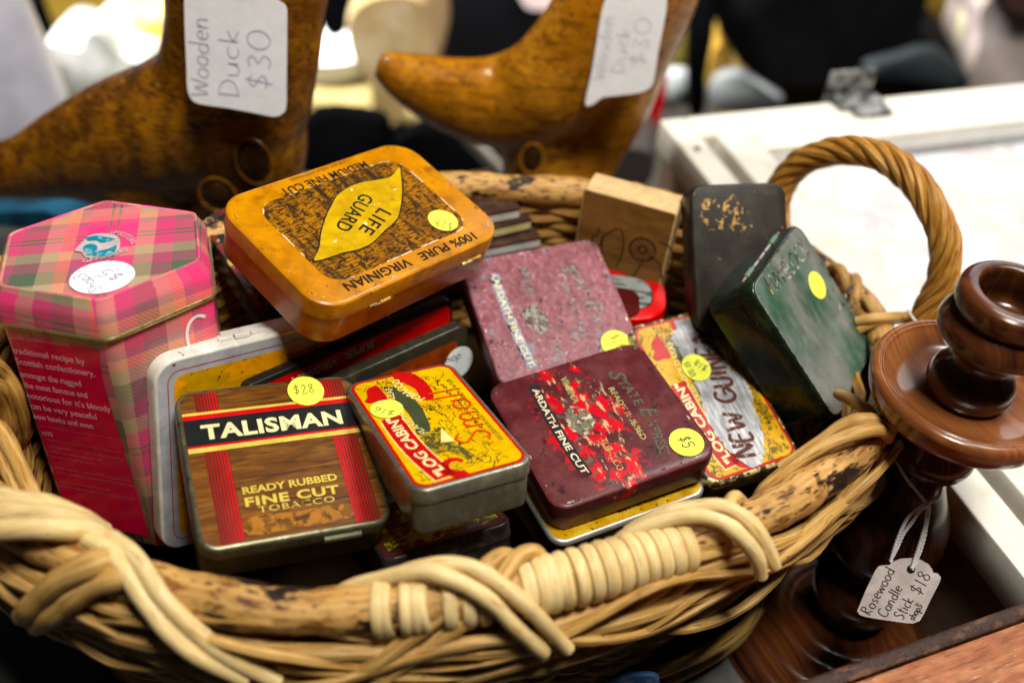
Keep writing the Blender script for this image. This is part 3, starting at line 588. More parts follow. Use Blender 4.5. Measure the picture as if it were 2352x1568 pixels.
xw = wT / 2 - .23
for nm, a, b_, m_, z_ in (('yellow_band', yb[0] + .06, yb[5], mat('band_yellow', (0.62, 0.50, 0.10, 1), rough=.3, coat=.3), Z4), ('red_band', yb[0] - .08, yb[4] + .0, mat('band_red', (.55, .01, .012, 1), rough=.3, coat=.3), Z4 + .01), ('black_band', yb[2], yb[3], mat('band_black', (.012, .012, .014, 1), rough=.28, coat=.3), Z4 + .02)):
    decal(nm, [(-xw, b_), (xw, b_), (xw, a), (-xw, a)], z_, m_, lid)
m_cream = mat('cream_lettering', (0.78, 0.72, 0.38, 1), rough=.35)
LT = lambda x, y: pTL.loc(*cB(x, y))
lettering(lid, 'TALISMAN', LT(250, 645), LT(1133, 540), .74, Z4 + .035, m_cream, .038, spacing=1.07)
m_gold = mat('gold_lettering', (0.62, 0.46, 0.08, 1), rough=.35)
m_goldw = mat('worn_gold_lettering', (0.55, 0.42, 0.10, 1), rough=.35, alpha=(3, .36, .46))
lettering(lid, 'READY RUBBED', LT(505, 985), LT(1098, 893), .34, Z4, m_gold, .03)
lettering(lid, 'FINE CUT', LT(522, 1062), LT(1113, 975), .42, Z4, m_gold, .035, spacing=1.1)
lettering(lid, 'TOBACCO', LT(605, 1100), LT(1082, 1030), .30, Z4, m_goldw, .01, spacing=1.15)
decal('faded_patch', rough_pts(lp(pTL, cB, [(530, 1135), (850, 1085), (1165, 1040), (1180, 1130), (850, 1190), (545, 1240)]), .03, 3), Z2 + .002, mat('faded_wood_patch', (0.34, 0.14, 0.02, 1), rough=.3, coat=.3, alpha=(2.2, .40, .5)), lid)
price(T, pTL, cB(898, 340), .83, None, '$28', cB(825, 365), cB(962, 350), .5, .035, m_green_pen, Z4 + .03)
tb = MB(); tube(tb, [(1.0, -hT / 2 - .04, -.42), (2.6, -hT / 2 - .04, -.42)], .17, 8); tb.build('thumb_catch', m_olive, T)
# ------------------------------------------------------------------ log cabin tins
m_yel = mat('yellow_label', (0.66, 0.38, 0.003, 1), [((0.70, 0.46, 0.008, 1), .6, .45, .65), ((0.06, 0.045, 0.01, 1), 3.8, .57, .60, (1, 1.6, 1), 6, (-.6, 0.1, 3.2, .8))], rough=.26, coat=.4)
m_yel2 = mat('old_yellow_label', (0.60, 0.33, 0.006, 1), [((0.62, 0.42, 0.04, 1), .6, .45, .65), ((0.20, 0.12, 0.012, 1), 2.4, .56, .61, (1, 1.4, 1), 6), ((0.16, 0.10, 0.02, 1), 1.3, .60, .66, (1, 1, 1), 6)], rough=.42, coat=.05, spec=.3)
m_tinmetal = mat('dull_tin_metal', (0.22, 0.22, 0.17, 1), [((0.34, 0.34, 0.28, 1), 1.2, .5, .7), ((0.12, 0.09, 0.06, 1), 1.8, .58, .72)], rough=.34, metal=.7)
m_labred = mat('label_red', (0.46, 0.012, 0.012, 1), rough=.38, coat=.05, spec=.3)
m_labyel = mat('label_pale', (0.80, 0.66, 0.25, 1), rough=.3); m_labgrn = mat('label_dark_green', (0.055, 0.065, 0.03, 1), rough=.3)
m_scr = mat('red_scribble', (0.68, 0.06, 0.012, 1), rough=.35)
pLC = Pz((-3.055, 30.14, -32.64), (-.49, .84, -.23), (-.87, -.49, .06)); wL, hL = 9.08, 5.46
def chord_ribbon(A_, B_, wd, bulge, n=14):
    A_ = np.array(A_, float); B_ = np.array(B_, float); d = nv(B_ - A_); e = np.array([-d[1], d[0]]); L = np.linalg.norm(B_ - A_); up_, dn = [], []
    for k in range(n + 1):
        t = k / n; c = A_ + d * L * t + e * bulge * 4 * t * (1 - t); up_.append(tuple(c + e * wd / 2)); dn.append(tuple(c - e * wd / 2))
    return up_ + dn[::-1]
def log_art(lid, W, H_, ymat, scribble=True, quote='LOG CABIN'):
    decal('red_border', rrect(W - .40, H_ - .40, .62), Z1, m_labred, lid)
    decal('yellow_panel', rrect(W - .68, H_ - .68, .50), Z2, ymat, lid)
    P = lambda x, y: pLC.loc(*cB(x, y))
    A_, B_ = P(1765, 862), P(1432, 505)
    decal('banner_edge', chord_ribbon(A_ + nv(A_ - B_) * .25, B_, 1.08, .20), Z2 + .006, m_labyel, lid)
    decal('banner', chord_ribbon(A_ + nv(A_ - B_) * .2, B_, .96, .20), Z3, m_labred, lid)
    d = nv(B_ - A_); e = np.array([-d[1], d[0]])
    lettering(lid, '"LOG CABIN"', A_ - e * .24, B_ - e * .24, .50, Z4, mat('label_cream_text', (0.82, 0.70, 0.36, 1), rough=.3), .03, arc=.20)
    # curl
    C0 = P(1850, 800); out = [tuple(C0 + np.array([math.cos(a), math.sin(a)]) * (.55 + .12 * a)) for a in np.linspace(-1.2, 3.4, 16)]; inn = [tuple(C0 + np.array([math.cos(a), math.sin(a)]) * (.28 + .05 * a)) for a in np.linspace(-1.2, 3.4, 16)]
    decal('scroll', out + inn[::-1], Z3, m_labred, lid)
    decal('ribbon', rot_pts(lp(pLC, cB, [(1390, 310), (1500, 330), (1600, 410), (1660, 510), (1680, 590), (1600, 610), (1570, 520), (1500, 430), (1410, 345)]), 4), Z3, m_labgrn, lid)
    lettering(lid, 'FLAKED GOLD LEAF', P(1668, 600), P(1440, 315), .33, Z4, m_labyel, .01, arc=.35)
    decal('ribbon', rot_pts(lp(pLC, cB, [(1450, 225), (1560, 225), (1660, 290), (1702, 380), (1630, 392), (1590, 330), (1520, 290), (1462, 272)]), 4), Z3, m_labred, lid)
    lettering(lid, 'TOBACCO', P(1665, 388), P(1478, 262), .40, Z4, m_labyel, .02, arc=.25)
    decal('red_emblem', rot_pts(lp(pLC, cB, [(1268, 402), (1290, 375), (1280, 335), (1320, 308), (1352, 312), (1412, 388), (1350, 402), (1300, 416)]), 3), Z3, m_labred, lid)
    decal('cabin_print', lp(pLC, cB, [(1748, 572), (1835, 650), (1745, 662)]), Z3, m_labyel, lid)
    decal('cabin_print', lp(pLC, cB, [(1600, 640), (1745, 560), (1745, 662), (1830, 655), (1900, 700), (1960, 740), (1930, 770), (1790, 715), (1700, 735)]), Z2 + .004, mat('cabin_ink', (.09, .075, .02, 1), [((.4, .27, .02, 1), 4, .5, .54)], rough=.3), lid)
    dr = MB(); rs = random.Random(3)
    def sketch(cx0, cy0, n_, sx, sy, ang0=0):
        for _ in range(n_):
            x, y = cx0 + rs.gauss(0, sx), cy0 + rs.gauss(0, sy)
            if abs(x) > W / 2 - .5 or abs(y) > H_ / 2 - .5: continue
            a = ang0 + rs.gauss(0, .9); l_ = rs.uniform(.18, .55); c_ = rs.uniform(-.14, .14)
            q = linef('', [(x, y), (x + l_ * .5 * math.cos(a) - c_ * math.sin(a), y + l_ * .5 * math.sin(a) + c_ * math.cos(a)), (x + l_ * math.cos(a), y + l_ * math.sin(a))], rs.uniform(.02, .05), None, None, Z2 + .003); dr.add(q.v, q.f)
    sketch(-W / 2 + 1.0, -.6, 60, .55, 1.1, 1.2); sketch(W / 2 - 1.0, .4, 60, .5, 1.2, 1.4); sketch(0, -.5, 70, 2.2, .5, .2); sketch(-W / 2 + .9, H_ / 2 - .8, 30, .6, .4); sketch(0.6, -H_ / 2 + 1.2, 40, 2.4, .25)
    dr.build('line_drawing', mat('drawing_ink', (.06, .045, .012, 1), rough=.35), lid, False)
    a, b_ = P(2140, 640), P(1800, 262); lettering(lid, 'SUCCESSOR IN AUSTRALIA TO CAMERON & BUTLER', a, b_, .20, Z3, m_ink, 0)
    a, b_ = P(2080, 645), P(1765, 290); lettering(lid, 'W D & H O WILLS  SYDNEY', a + (b_ - a) * .2, b_, .17, Z3, m_ink, 0)
    if scribble: hand(lid, 'Small', P(2078, 640), P(1850, 300), 1.55, .10, Z4 + .01, m_scr, name='scribble')
T, lid, body = tin('tobacco_tin', 'small yellow tin with a red handwritten word across its lid', pLC, wL, hL, 2.35, .75, m_tinmetal, m_tinmetal, .7)
log_art(lid, wL, hL, m_yel)
price(T, pLC, cB(1407, 455), .74, None, '$16', cB(1470, 470), cB(1330, 440), .42, .035, m_green_pen, Z4 + .02)
pNG = Pz((10.54, 37.09, -35.70), (-.47, .83, .29), (-.87, -.5, .03)); wN, hN = 9.49, 5.71
m_darktin = mat('black_tin_metal', (0.016, 0.014, 0.011, 1), [((0.05, 0.04, 0.02, 1), 2, .55, .7)], rough=.35, metal=.3)
m_ngrim = mat('chipped_rim_metal', (0.07, 0.055, 0.03, 1), [((0.75, 0.66, 0.34, 1), 1.8, .52, .56, (1, 1, 1), 5)], rough=.35, metal=.3)
T, lid, body = tin('tobacco_tin', 'yellow tin with most of its print worn to bare silver metal, hand lettered NEW GUINEA', pNG, wN, hN, 2.35, .78, m_ngrim, m_darktin, .7)
log_art(lid, wN, hN, m_yel2, False)
sil = lp(pNG, cE2, [(430, 300), (520, 262), (600, 330), (760, 420), (830, 570), (900, 700), (1000, 740), (1050, 840), (1090, 960), (1120, 1080), (1160, 1200), (1185, 1350), (1165, 1500), (1050, 1530), (930, 1440), (830, 1330), (740, 1200), (660, 1020), (610, 850), (520, 640), (440, 500), (380, 440), (430, 380)])
m_sil = mat('worn_silver', (0.26, 0.26, 0.27, 1), [((0.44, 0.44, 0.44, 1), 1.5, .45, .6, (.6, 3, 1), 5), ((0.10, 0.09, 0.085, 1), .9, .45, .75, (1, 1, 1), 5, (3.0, -.8, 3.2, 1.8, 1)), ((0.12, 0.08, 0.05, 1), 3.5, .63, .68, (1, 1, 1), 6)], rough=.46, metal=.8, bump=(5, .35, (1, 6, 1)))
decal('bare_patch', rough_pts(sil, .10, 7), Z4 + .012, m_sil, lid)
m_rust = mat('rust_paint', (0.085, 0.022, 0.012, 1), rough=.6, alpha=(4.5, .37, .43))
P = lambda x, y: pNG.loc(*cE2(x, y))
hand(lid, 'NEW GUINEA', P(1125, 1440), P(735, 380), 1.15, .20, Z4 + .03, m_rust, jit=.12)
lettering(lid, 'W D & H O WILLS', P(1270, 1215), P(1095, 900), .30, Z4, m_ink, 0, spacing=1.2)
lettering(lid, 'SUCCESSOR IN AUSTRALIA TO CAMERON & BUTLER', P(1265, 1130), P(880, 480), .20, Z4, m_ink, 0)
price(T, pNG, cE2(604, 692), .80, None, '$18', cE2(705, 690), cE2(600, 615), .40, .04, m_pendark, Z4 + .05)
st_ = [o for o in T.children if o.name.startswith('price_sticker')][0]
hand(st_, 'US 15', pNG.loc(*cE2(600, 760)), pNG.loc(*cE2(535, 640)), .34, .04, Z4 + .09, m_pendark)
# ------------------------------------------------------------------ maroon tins
m_mar = mat('maroon_enamel', (0.090, 0.014, 0.018, 1), [((0.135, 0.035, 0.035, 1), .7, .45, .65), ((0.035, 0.010, 0.010, 1), 1.3, .60, .66, (1, 1, 1), 6), ((0.55, 0.010, 0.018, 1), 1.25, .515, .535, (1, 1, 1), 6, (0.0, -.75, 4.1, 2.1)), ((0.55, 0.36, 0.20, 1), 1.9, .575, .595, (.6, 1.7, 1), 6, (0.0, -.5, 3.9, 1.9)), ((.10, .09, .06, 1), 2.2, .59, .62, (1, 1, 1), 6, (.6, -.4, 3.6, 2.0))], rough=.36, coat=.12, bump=(5, .12))
m_mars = mat('maroon_side', (0.075, 0.006, 0.008, 1), [((0.30, 0.004, 0.006, 1), 1.2, .52, .62, (.5, 1, 1), 5), ((.02, .01, .01, 1), 1.5, .56, .7)], rough=.33, coat=.15)
pMR = Pz((4.62, 33.53, -34.98), (.48, -.88, -.04), (.88, .48, .06)); wM, hM = 8.05, 8.65
T, lid, body = tin('tobacco_tin', 'dark maroon square tin with bright red worn spots on its lid', pMR, wM, hM, 2.0, .9, m_mar, m_mars, .8, top_in=.2)
m_faint = mat('faint_green_lettering', (0.10, 0.105, 0.065, 1), rough=.4, alpha=(3.5, .36, .44))
m_faintgold = mat('gold_flecked_lettering', (0.42, 0.36, 0.14, 1), rough=.4, alpha=(4.0, .42, .5))
m_bandk = mat('black_lettering_band', (0.018, 0.018, 0.022, 1), [((.10, .012, .014, 1), 2.2, .56, .62)], rough=.35)
m_paleink = mat('pale_lettering', (0.66, 0.60, 0.42, 1), [((.7, .3, .12, 1), 3, .56, .62)], rough=.4, alpha=(6, .30, .36))
def express_art(lid, pose, f, mm, pts, pale=False):
    P = lambda q: pose.loc(*f(*q))
    lettering(lid, 'S', P(pts['s0']), P(pts['s1']), .85, Z2, mm[0], .02, shear=.2)
    lettering(lid, 'TATE', P(pts['t0']), P(pts['t1']), .50, Z2, mm[0], .02, shear=.15, arc=.1)
    lettering(lid, 'E', P(pts['e0']), P(pts['e1']), .85, Z2, mm[0], .015, shear=.2)
    lettering(lid, 'XPRESS', P(pts['x0']), P(pts['x1']), .50, Z2, mm[0], .02, shear=.15)
    lettering(lid, 'READY RUBBED', P(pts['r0']), P(pts['r1']), .30, Z2, mm[1], .02)
    lettering(lid, 'VIRGINIA', P(pts['v0']), P(pts['v1']), .36, Z2, mm[1], .02)
    lettering(lid, 'TOBACCO', P(pts['b0']), P(pts['b1']), .36, Z2, mm[1], .02)
    A_, B_ = P(pts['a0']), P(pts['a1']); decal('lettering_band', rough_pts(chord_ribbon(A_, B_, .56, pts.get('bulge', .1)), .02, 2), Z1, mm[2], lid)
    d = nv(B_ - A_); e = np.array([-d[1], d[0]]); lettering(lid, 'ARDATH FINE CUT', A_ - e * .16 + d * .25, B_ - e * .16 - d * .1, .33, Z3, mm[3], .028, arc=pts.get('bulge', .1))
    C_ = P(pts['c']); decal('crest', rough_pts([tuple(C_ + np.array([math.cos(a), math.sin(a)]) * np.array([.95, .62])) for a in np.linspace(0, 5.7, 9)], .12, 3), Z2, mm[4], lid)
wear(lid, wM, hM, .9, .22)
express_art(lid, pMR, cD, [m_faint, m_faintgold, m_bandk, m_paleink, mat('crest_print', (.16, .15, .10, 1), [((.6, .55, .4, 1), 3.5, .55, .6)], rough=.4, alpha=(3, .42, .48))],
    dict(s0=(1045, 270), s1=(1065, 345), t0=(1105, 350), t1=(1260, 545), e0=(1285, 560), e1=(1320, 640), x0=(1340, 640), x1=(1455, 930), r0=(1045, 400), r1=(1310, 805), v0=(665, 320), v1=(775, 520), b0=(975, 800), b1=(1120, 1045), a0=(455, 375), a1=(880, 1080), c=(825, 655), bulge=-.12))
price(T, pMR, cD(1657, 822), .84, None, '$5', cD(1590, 790), cD(1640, 880), .6, .055, m_pendark)
m_pink = mat('faded_pink_enamel', (0.25, 0.085, 0.10, 1), [((0.34, 0.15, 0.17, 1), 4.5, .45, .65, (1, 1, 1), 6), ((0.20, 0.062, 0.075, 1), 2.2, .52, .64, (1, 1, 1), 5), ((0.45, 0.28, 0.30, 1), 2.8, .63, .66, (1, 1, 1), 6), ((0.035, 0.02, 0.022, 1), 2.3, .66, .69, (1, 1, 1), 3), ((0.05, 0.03, 0.03, 1), 1.2, .58, .64, (1, 1, 1), 6, (-3.2, 3.2, 1.6, 1.0)), ((.22, .2, .24, 1), 1.1, .60, .66, (1, 1, 1), 6)], rough=.45, bump=(6, .15))
C, d1, d2 = edge_pose((1052.7, 601.5), (1365.9, 544.6), (1142, 862.5), -33.3, .07)
pPK = Pz(C + d1 * 3.98 + d2 * 3.95, d2, d1)
T, lid, body = tin('tobacco_tin', 'faded pink square tin with grey worn lettering, leaning behind the maroon tin', pPK, 7.9, 7.96, 2.3, .72, m_pink, m_mars, .8)
m_greyw = mat('grey_worn_print', (0.26, 0.26, 0.24, 1), [((.04, .035, .03, 1), 3.5, .54, .6)], rough=.45, alpha=(2.4, .40, .50))
wear(lid, 7.9, 7.96, .72)
express_art(lid, pPK, cC, [m_greyw, m_greyw, mat('grey_band_print', (.27, .27, .33, 1), [((.5, .48, .5, 1), 1.4, .5, .62), ((.02, .02, .03, 1), 1.5, .56, .60)], rough=.45, alpha=(1.6, .34, .42)), mat('cream_band_text', (.72, .68, .48, 1), rough=.4, alpha=(4, .33, .4)), mat('crest_grey', (.30, .30, .24, 1), [((.05, .04, .03, 1), 3, .52, .58)], rough=.45, alpha=(2.4, .42, .48))],
    dict(s0=(862, 310), s1=(885, 395), t0=(925, 400), t1=(1065, 570), e0=(1060, 600), e1=(1090, 690), x0=(1120, 700), x1=(1165, 1000), r0=(860, 440), r1=(1040, 905), v0=(548, 330), v1=(640, 570), b0=(790, 880), b1=(860, 1090), a0=(345, 390), a1=(650, 1120), c=(675, 735), bulge=-.12))
price(T, pPK, cC(1300, 930), .80, None, '$28', cC(1250, 880), cC(1320, 980), .5, .035, m_green_pen)
# ------------------------------------------------------------------ havelock tin
pHV = Pz((15.51, 40.20, -32.77), (.46, .89, -.01), (-.65, .35, .68)); wH, hH = 7.14, 8.45
m_hav = mat('green_enamel', (0.11, 0.16, 0.125, 1), [((0.035, 0.085, 0.052, 1), .30, .44, .62, (1.2, .8, 1), 3), ((0.19, 0.19, 0.172, 1), .28, .43, .60, (1.5, .6, 1), 3), ((0.09, 0.045, 0.035, 1), 1.0, .56, .62, (1, 1, 1), 6, (3.0, .4, 1.2, 2.2)), ((0.50, 0.16, 0.02, 1), 1.4, .56, .60, (1, 1, 1), 4, (3.0, -.6, .5, .6)), ((.3, .3, .27, 1), 3.5, .70, .72, (1, 1, 1), 4)], rough=.30, coat=.25)
m_havs = mat('dark_green_side', (0.006, 0.012, 0.007, 1), [((0.012, 0.03, 0.014, 1), .9, .5, .65), ((0.045, 0.018, 0.006, 1), 1.0, .6, .7)], rough=.24, coat=.2)
T, lid, body = tin('tobacco_tin', 'dark green tin lettered HAVELOCK, tilted on edge at the right rim', pHV, wH, hH, 2.9, .85, m_havs, m_havs, .75)
decal('lid_face', rrect(wH - .36, hH - .36, .66), Z1, m_hav, lid)
m_hedge = mat('worn_steel_edge', (0.50, 0.45, 0.42, 1), [((.10, .05, .04, 1), 2.5, .5, .6)], rough=.3, metal=.5)
decal('worn_rim', rrect(wH - .28, hH - .28, .70), Z2, m_hedge, lid, hole=rrect(wH - .38, hH - .38, .65))
P = lambda x, y: pHV.loc(*cE(x, y))
m_hl = mat('embossed_lettering', (0.05, 0.035, 0.025, 1), [((.36, .37, .33, 1), 3, .5, .55), ((.6, .4, .1, 1), 2, .64, .67)], rough=.4)
a, b_ = P(1262, 1130), P(1575, 770); lettering(lid, 'HAVELOCK', a, b_, 1.05, Z2, m_hl, -.004, arc=-.15, spacing=.95)
lettering(lid, 'FLAKE', P(1845, 1275), P(1975, 1040), .34, Z2, m_hl, .02); lettering(lid, 'CUT', P(1935, 1275), P(2010, 1130), .3, Z2, m_hl, .02)
price(T, pHV, cE(1638, 1050), .76, None, None)
hg = MB(); hy = hH / 2 + .03
tube(hg, [(-2.6, hy, -.78), (2.6, hy, -.78)], .07, 8); hg.build('hinge_rod', m_hedge, T)
for x0 in (-1.75, 1.75):
    k_ = MB(); tube(k_, [(x0 - .42, hy, -.78), (x0 + .42, hy, -.78)], .15, 10); k_.build('hinge', mat('pale_green_hinge', (.13, .20, .15, 1), rough=.3), T)
# ------------------------------------------------------------------ dark upright tin
C, d1, d2 = edge_pose((1584, 425), (1803, 418), (1597, 682), -28.6)
wD, hD = 5.39, 7.8; pDK = Pz(C + d1 * wD / 2 + d2 * hD / 2, d1, -d2)
m_dk = mat('dark_brown_enamel', (0.020, 0.015, 0.011, 1), [((0.036, 0.030, 0.024, 1), .8, .45, .65, (1, 1, 1), 5), ((0.50, 0.30, 0.07, 1), 3.6, .56, .58, (1, 1, 1), 5, (-1.1, 2.5, 1.1, 1.0)), ((0.50, 0.30, 0.07, 1), 3.6, .57, .59, (1, 1, 1), 5, (.1, 1.9, .6, .8)), ((.3, .15, .06, 1), 2.6, .70, .715, (1, 1, 1), 3)], rough=.45)
m_dks = mat('dark_brown_side', (0.018, 0.010, 0.006, 1), [((.07, .03, .015, 1), .9, .56, .7)], rough=.3)
T, lid, body = tin('tobacco_tin', 'plain dark brown tin with gold flecks, standing upright against the back rim', pDK, wD, hD, 1.9, .75, m_dk, m_dks, .8)
# ------------------------------------------------------------------ pale wooden block with stamped drawings
C, d1, d2 = edge_pose((1341, 431), (1555, 490), (1320, 530), -30.2); d2 = np.array([-.02, -.06, -1.0])
wB, hB_, tB = 5.28, 8.6, 2.05; pWB = Pz(C + d1 * wB / 2 + d2 * hB_ / 2, d1, -d2)
m_pine = mat('pale_planed_wood', (0.64, 0.44, 0.22, 1), [((0.54, 0.35, 0.16, 1), .9, .45, .65, (.3, 2, 5), 5)], rough=.5)
Tb = thing('wooden_block', 'pale planed wooden block with dark drawings stamped on its face', 'wooden block', pWB)
mb = MB(); loft_rr(mb, wB, hB_, .22, [(.10, 0), (.03, -.04), (0, -.12), (0, -tB + .12), (.03, -tB + .04), (.1, -tB)], True, True, 4); blk = mb.build('block', m_pine, Tb)
m_stamp = mat('brown_stamp_ink', (0.05, 0.02, 0.008, 1), rough=.6)
decal('shaded_face', rrect(wB - .2, hB_ - .2, .12, 3), .006, mat('shaded_wood_face', (0.26, 0.13, 0.035, 1), [((0.18, 0.085, 0.02, 1), .9, .45, .65, (.3, 2, 5), 5)], rough=.55), blk)  # shade on the block's front, painted as a darker brown panel
stm = MB()
def addm(a): stm.add(a.v, a.f)
wc = pWB.loc(*cE(150, 745)); RW_ = .72
for rr0, wd in ((RW_, .12), (RW_ * .25, .1)): addm(linef('', ellipse(wc[0], wc[1], rr0, n=28, a1=361), wd, None))
for k in range(14):
    a = 2 * math.pi * k / 14; addm(linef('', [tuple(wc + RW_ * .25 * np.array([math.cos(a), math.sin(a)])), tuple(wc + RW_ * np.array([math.cos(a), math.sin(a)]))], .06, None))
for pts in ([(1130, 60), (1120, 130), (1180, 160), (1200, 90), (1330, 30), (1360, 130), (1340, 250), (1300, 330)], [(1200, 90), (1190, 200), (1230, 330)], [(1640, 130), (1730, 180), (1740, 300), (1690, 380)], [(1170, 20), (1150, 100)], [(1500, 300), (1450, 380), (1400, 420)], [(1560, 250), (1640, 300), (1660, 420)]):
    addm(linef('', lp(pWB, cC, pts), .09, None))
stm.build('stamped_drawing', m_stamp, blk, False)
# ------------------------------------------------------------------ hexagonal tartan tin
pHX = Pz((-18.63, 34.6, -28.45), (.347, -.928, .137), (.936, .352, .016))
def plaid():
    m = bpy.data.materials.new('pink_tartan'); m.use_nodes = True; nt = m.node_tree; N = nt.nodes; L = nt.links; b = N['Principled BSDF']
    tc = N.new('ShaderNodeTexCoord'); mp = N.new('ShaderNodeMapping'); mp.inputs['Rotation'].default_value = (0, 0, math.radians(4)); L.new(tc.outputs['UV'], mp.inputs[0]); sx = N.new('ShaderNodeSeparateXYZ'); L.new(mp.outputs[0], sx.inputs[0])
    cols = [(0.0, (0.92, .05, .20)), (.13, (.10, .14, .085)), (.15, (.92, .05, .20)), (.18, (.10, .14, .085)), (.20, (.92, .06, .22)), (.33, (.48, .34, .20)), (.45, (.42, .08, .15)), (.58, (.10, .135, .09)), (.74, (.48, .34, .20)), (.85, (.92, .26, .16)), (.93, (.55, .10, .20))]
    def band(sock, off):
        a = N.new('ShaderNodeMath'); a.operation = 'MULTIPLY_ADD'; a.inputs[1].default_value = 1 / 6.6; a.inputs[2].default_value = off; L.new(sock, a.inputs[0])
        f = N.new('ShaderNodeMath'); f.operation = 'FRACT'; L.new(a.outputs[0], f.inputs[0]); r = N.new('ShaderNodeValToRGB'); r.color_ramp.interpolation = 'CONSTANT'
        while len(r.color_ramp.elements) > 1: r.color_ramp.elements.remove(r.color_ramp.elements[0])
        for i, (p, c) in enumerate(cols):
            e = r.color_ramp.elements[0] if i == 0 else r.color_ramp.elements.new(p)
            e.position = p; e.color = (*c, 1)
        L.new(f.outputs[0], r.inputs[0]); return r.outputs[0]
    A_ = band(sx.outputs[0], .31); B_ = band(sx.outputs[1], .12)
    s_ = N.new('ShaderNodeMath'); s_.operation = 'ADD'; L.new(sx.outputs[0], s_.inputs[0]); L.new(sx.outputs[1], s_.inputs[1])
    t_ = N.new('ShaderNodeMath'); t_.operation = 'MULTIPLY'; t_.inputs[1].default_value = 9.0; L.new(s_.outputs[0], t_.inputs[0]); f_ = N.new('ShaderNodeMath'); f_.operation = 'PINGPONG'; f_.inputs[1].default_value = 1; L.new(t_.outputs[0], f_.inputs[0])
    r_ = N.new('ShaderNodeMapRange'); r_.inputs[1].default_value = .1; r_.inputs[2].default_value = .9; r_.inputs[3].default_value = .3; r_.inputs[4].default_value = .7; L.new(f_.outputs[0], r_.inputs[0])
    mx = N.new('ShaderNodeMix'); mx.data_type = 'RGBA'; L.new(r_.outputs[0], mx.inputs['Factor']); L.new(A_, mx.inputs['A']); L.new(B_, mx.inputs['B']); L.new(mx.outputs['Result'], b.inputs['Base Color'])
    b.inputs['Roughness'].default_value = .28; b.inputs['Coat Weight'].default_value = .35; b.inputs['Coat Roughness'].default_value = .15; return m
m_pl = plaid(); a0 = 4.63
T = thing('hexagonal_tin', 'tall six sided pink tartan tin with a red text panel at the left', 'tin', pHX, 'old tobacco tins in the basket')
def hexv(R0, z): return [(R0 * math.cos(math.pi / 3 * i), R0 * 1.024 * math.sin(math.pi / 3 * i), z) for i in range(6)]
def hexround(R0, z, rc=.35, n=4):
    V = [np.array(v[:2]) for v in hexv(R0, z)]; out = []
    for i in range(6):
        p, a, b_ = V[i], nv(V[i - 1] - V[i]), nv(V[(i + 1) % 6] - V[i])
        for k in range(n + 1):
            t = k / n; q = p + a * rc * (1 - t) ** 2 + b_ * rc * t ** 2; out.append((q[0], q[1], z))
    return out
def hexloft(mb, prof, cap=None):
    rings = [hexround(R0, z) for R0, z in prof]; m = len(rings[0]); vs = [p for r_ in rings for p in r_]; fs = []; uv = []
    per = [0]
    for k in range(m): per.append(per[-1] + math.dist(rings[-1][k], rings[-1][(k + 1) % m]))
    dist_ = [0]
    for i in range(len(rings) - 1): dist_.append(dist_[-1] + math.hypot(prof[i + 1][0] - prof[i][0], prof[i + 1][1] - prof[i][1]))
    for i in range(len(rings) - 1):
        for k in range(m):
            k2 = (k + 1) % m; fs.append([i * m + k, (i + 1) * m + k, (i + 1) * m + k2, i * m + k2]); uv.append([(per[k], -dist_[i]), (per[k], -dist_[i + 1]), (per[k + 1], -dist_[i + 1]), (per[k + 1], -dist_[i])])
    if cap: fs.append(list(range(m))); uv.append([(rings[0][k][0], rings[0][k][1]) for k in range(m)])
    mb.add(vs, fs, uv)
mb = MB(); hexloft(mb, [(a0 - .16, -.02), (a0 - .06, .04), (a0 + .02, .0), (a0 + .12, -.22), (a0 + .34, -.55), (a0 + .42, -.8), (a0 + .42, -1.7)], True); lid = mb.build('lid', m_pl, T, angle=30)
m_gbead = mat('gold_bead', (0.50, 0.42, 0.17, 1), [((.12, .09, .04, 1), 1.2, .55, .7)], rough=.28, metal=.8)
mb = MB(); tube(mb, hexround(a0 + .40, -1.75), .10, 8, True); mb.build('rolled_edge', m_gbead, lid)
mb = MB(); hexloft(mb, [(a0 + .30, -1.7), (a0 + .30, -14.0), (a0 + .2, -14.2)], False); body = mb.build('body', m_pl, T, angle=30)
Vh = [Vector(v) for v in hexv(a0 + .30, 0)]
def face_frame(i, j):
    A_, B_ = Vh[i], Vh[j]; x = (B_ - A_).normalized(); y = Vector((0, 0, 1)); zn = x.cross(y); m = Matrix.Identity(4)
    o = (A_ + B_) / 2
    if zn.dot(o) < 0: zn = -zn
    o = o + zn * .03
    for k in range(3): m[k][0], m[k][1], m[k][2], m[k][3] = x[k], y[k], zn[k], o[k]
    return m
fl_ = face_frame(5, 0); half = (Vh[0] - Vh[5]).length / 2
m_crim = mat('crimson_panel', (0.60, 0.0, 0.045, 1), [((.52, .0, .06, 1), .5, .4, .7)], rough=.3, coat=.3)
decal('text_panel', [(-half + .25, -2.55), (half - .55, -2.35), (half - .75, -4), (half - .45, -13.5), (-half + .25, -13.5)], 0, m_crim, body, fl_)
m_ptext = mat('pale_pink_text', (.80, .42, .50, 1), rough=.4); m_ptext2 = mat('dim_pink_text', (.50, .14, .20, 1), rough=.4)
tx = MB()
for i, s_ in enumerate(['traditional recipe by', 'Scottish confectionery.', 'amongst the rugged', 'the most famous and', "notorious for it's bloody", 'can be very peaceful', 'now hawks and even']):
    y = -3.25 - .60 * i - (.1 if i > 1 else 0); lettering(None, s_, (-half + .15, y), (-half + .15 + .165 * len(s_), y), .34, .015, None, .012, Mx=fl_, mb=tx)
lettering(None, 'NTS', (-half + .35, -7.9), (-half + .85, -7.9), .26, .015, None, .01, Mx=fl_, mb=tx)
tx.build('lettering', m_ptext, body, smooth=False)
tx = MB()
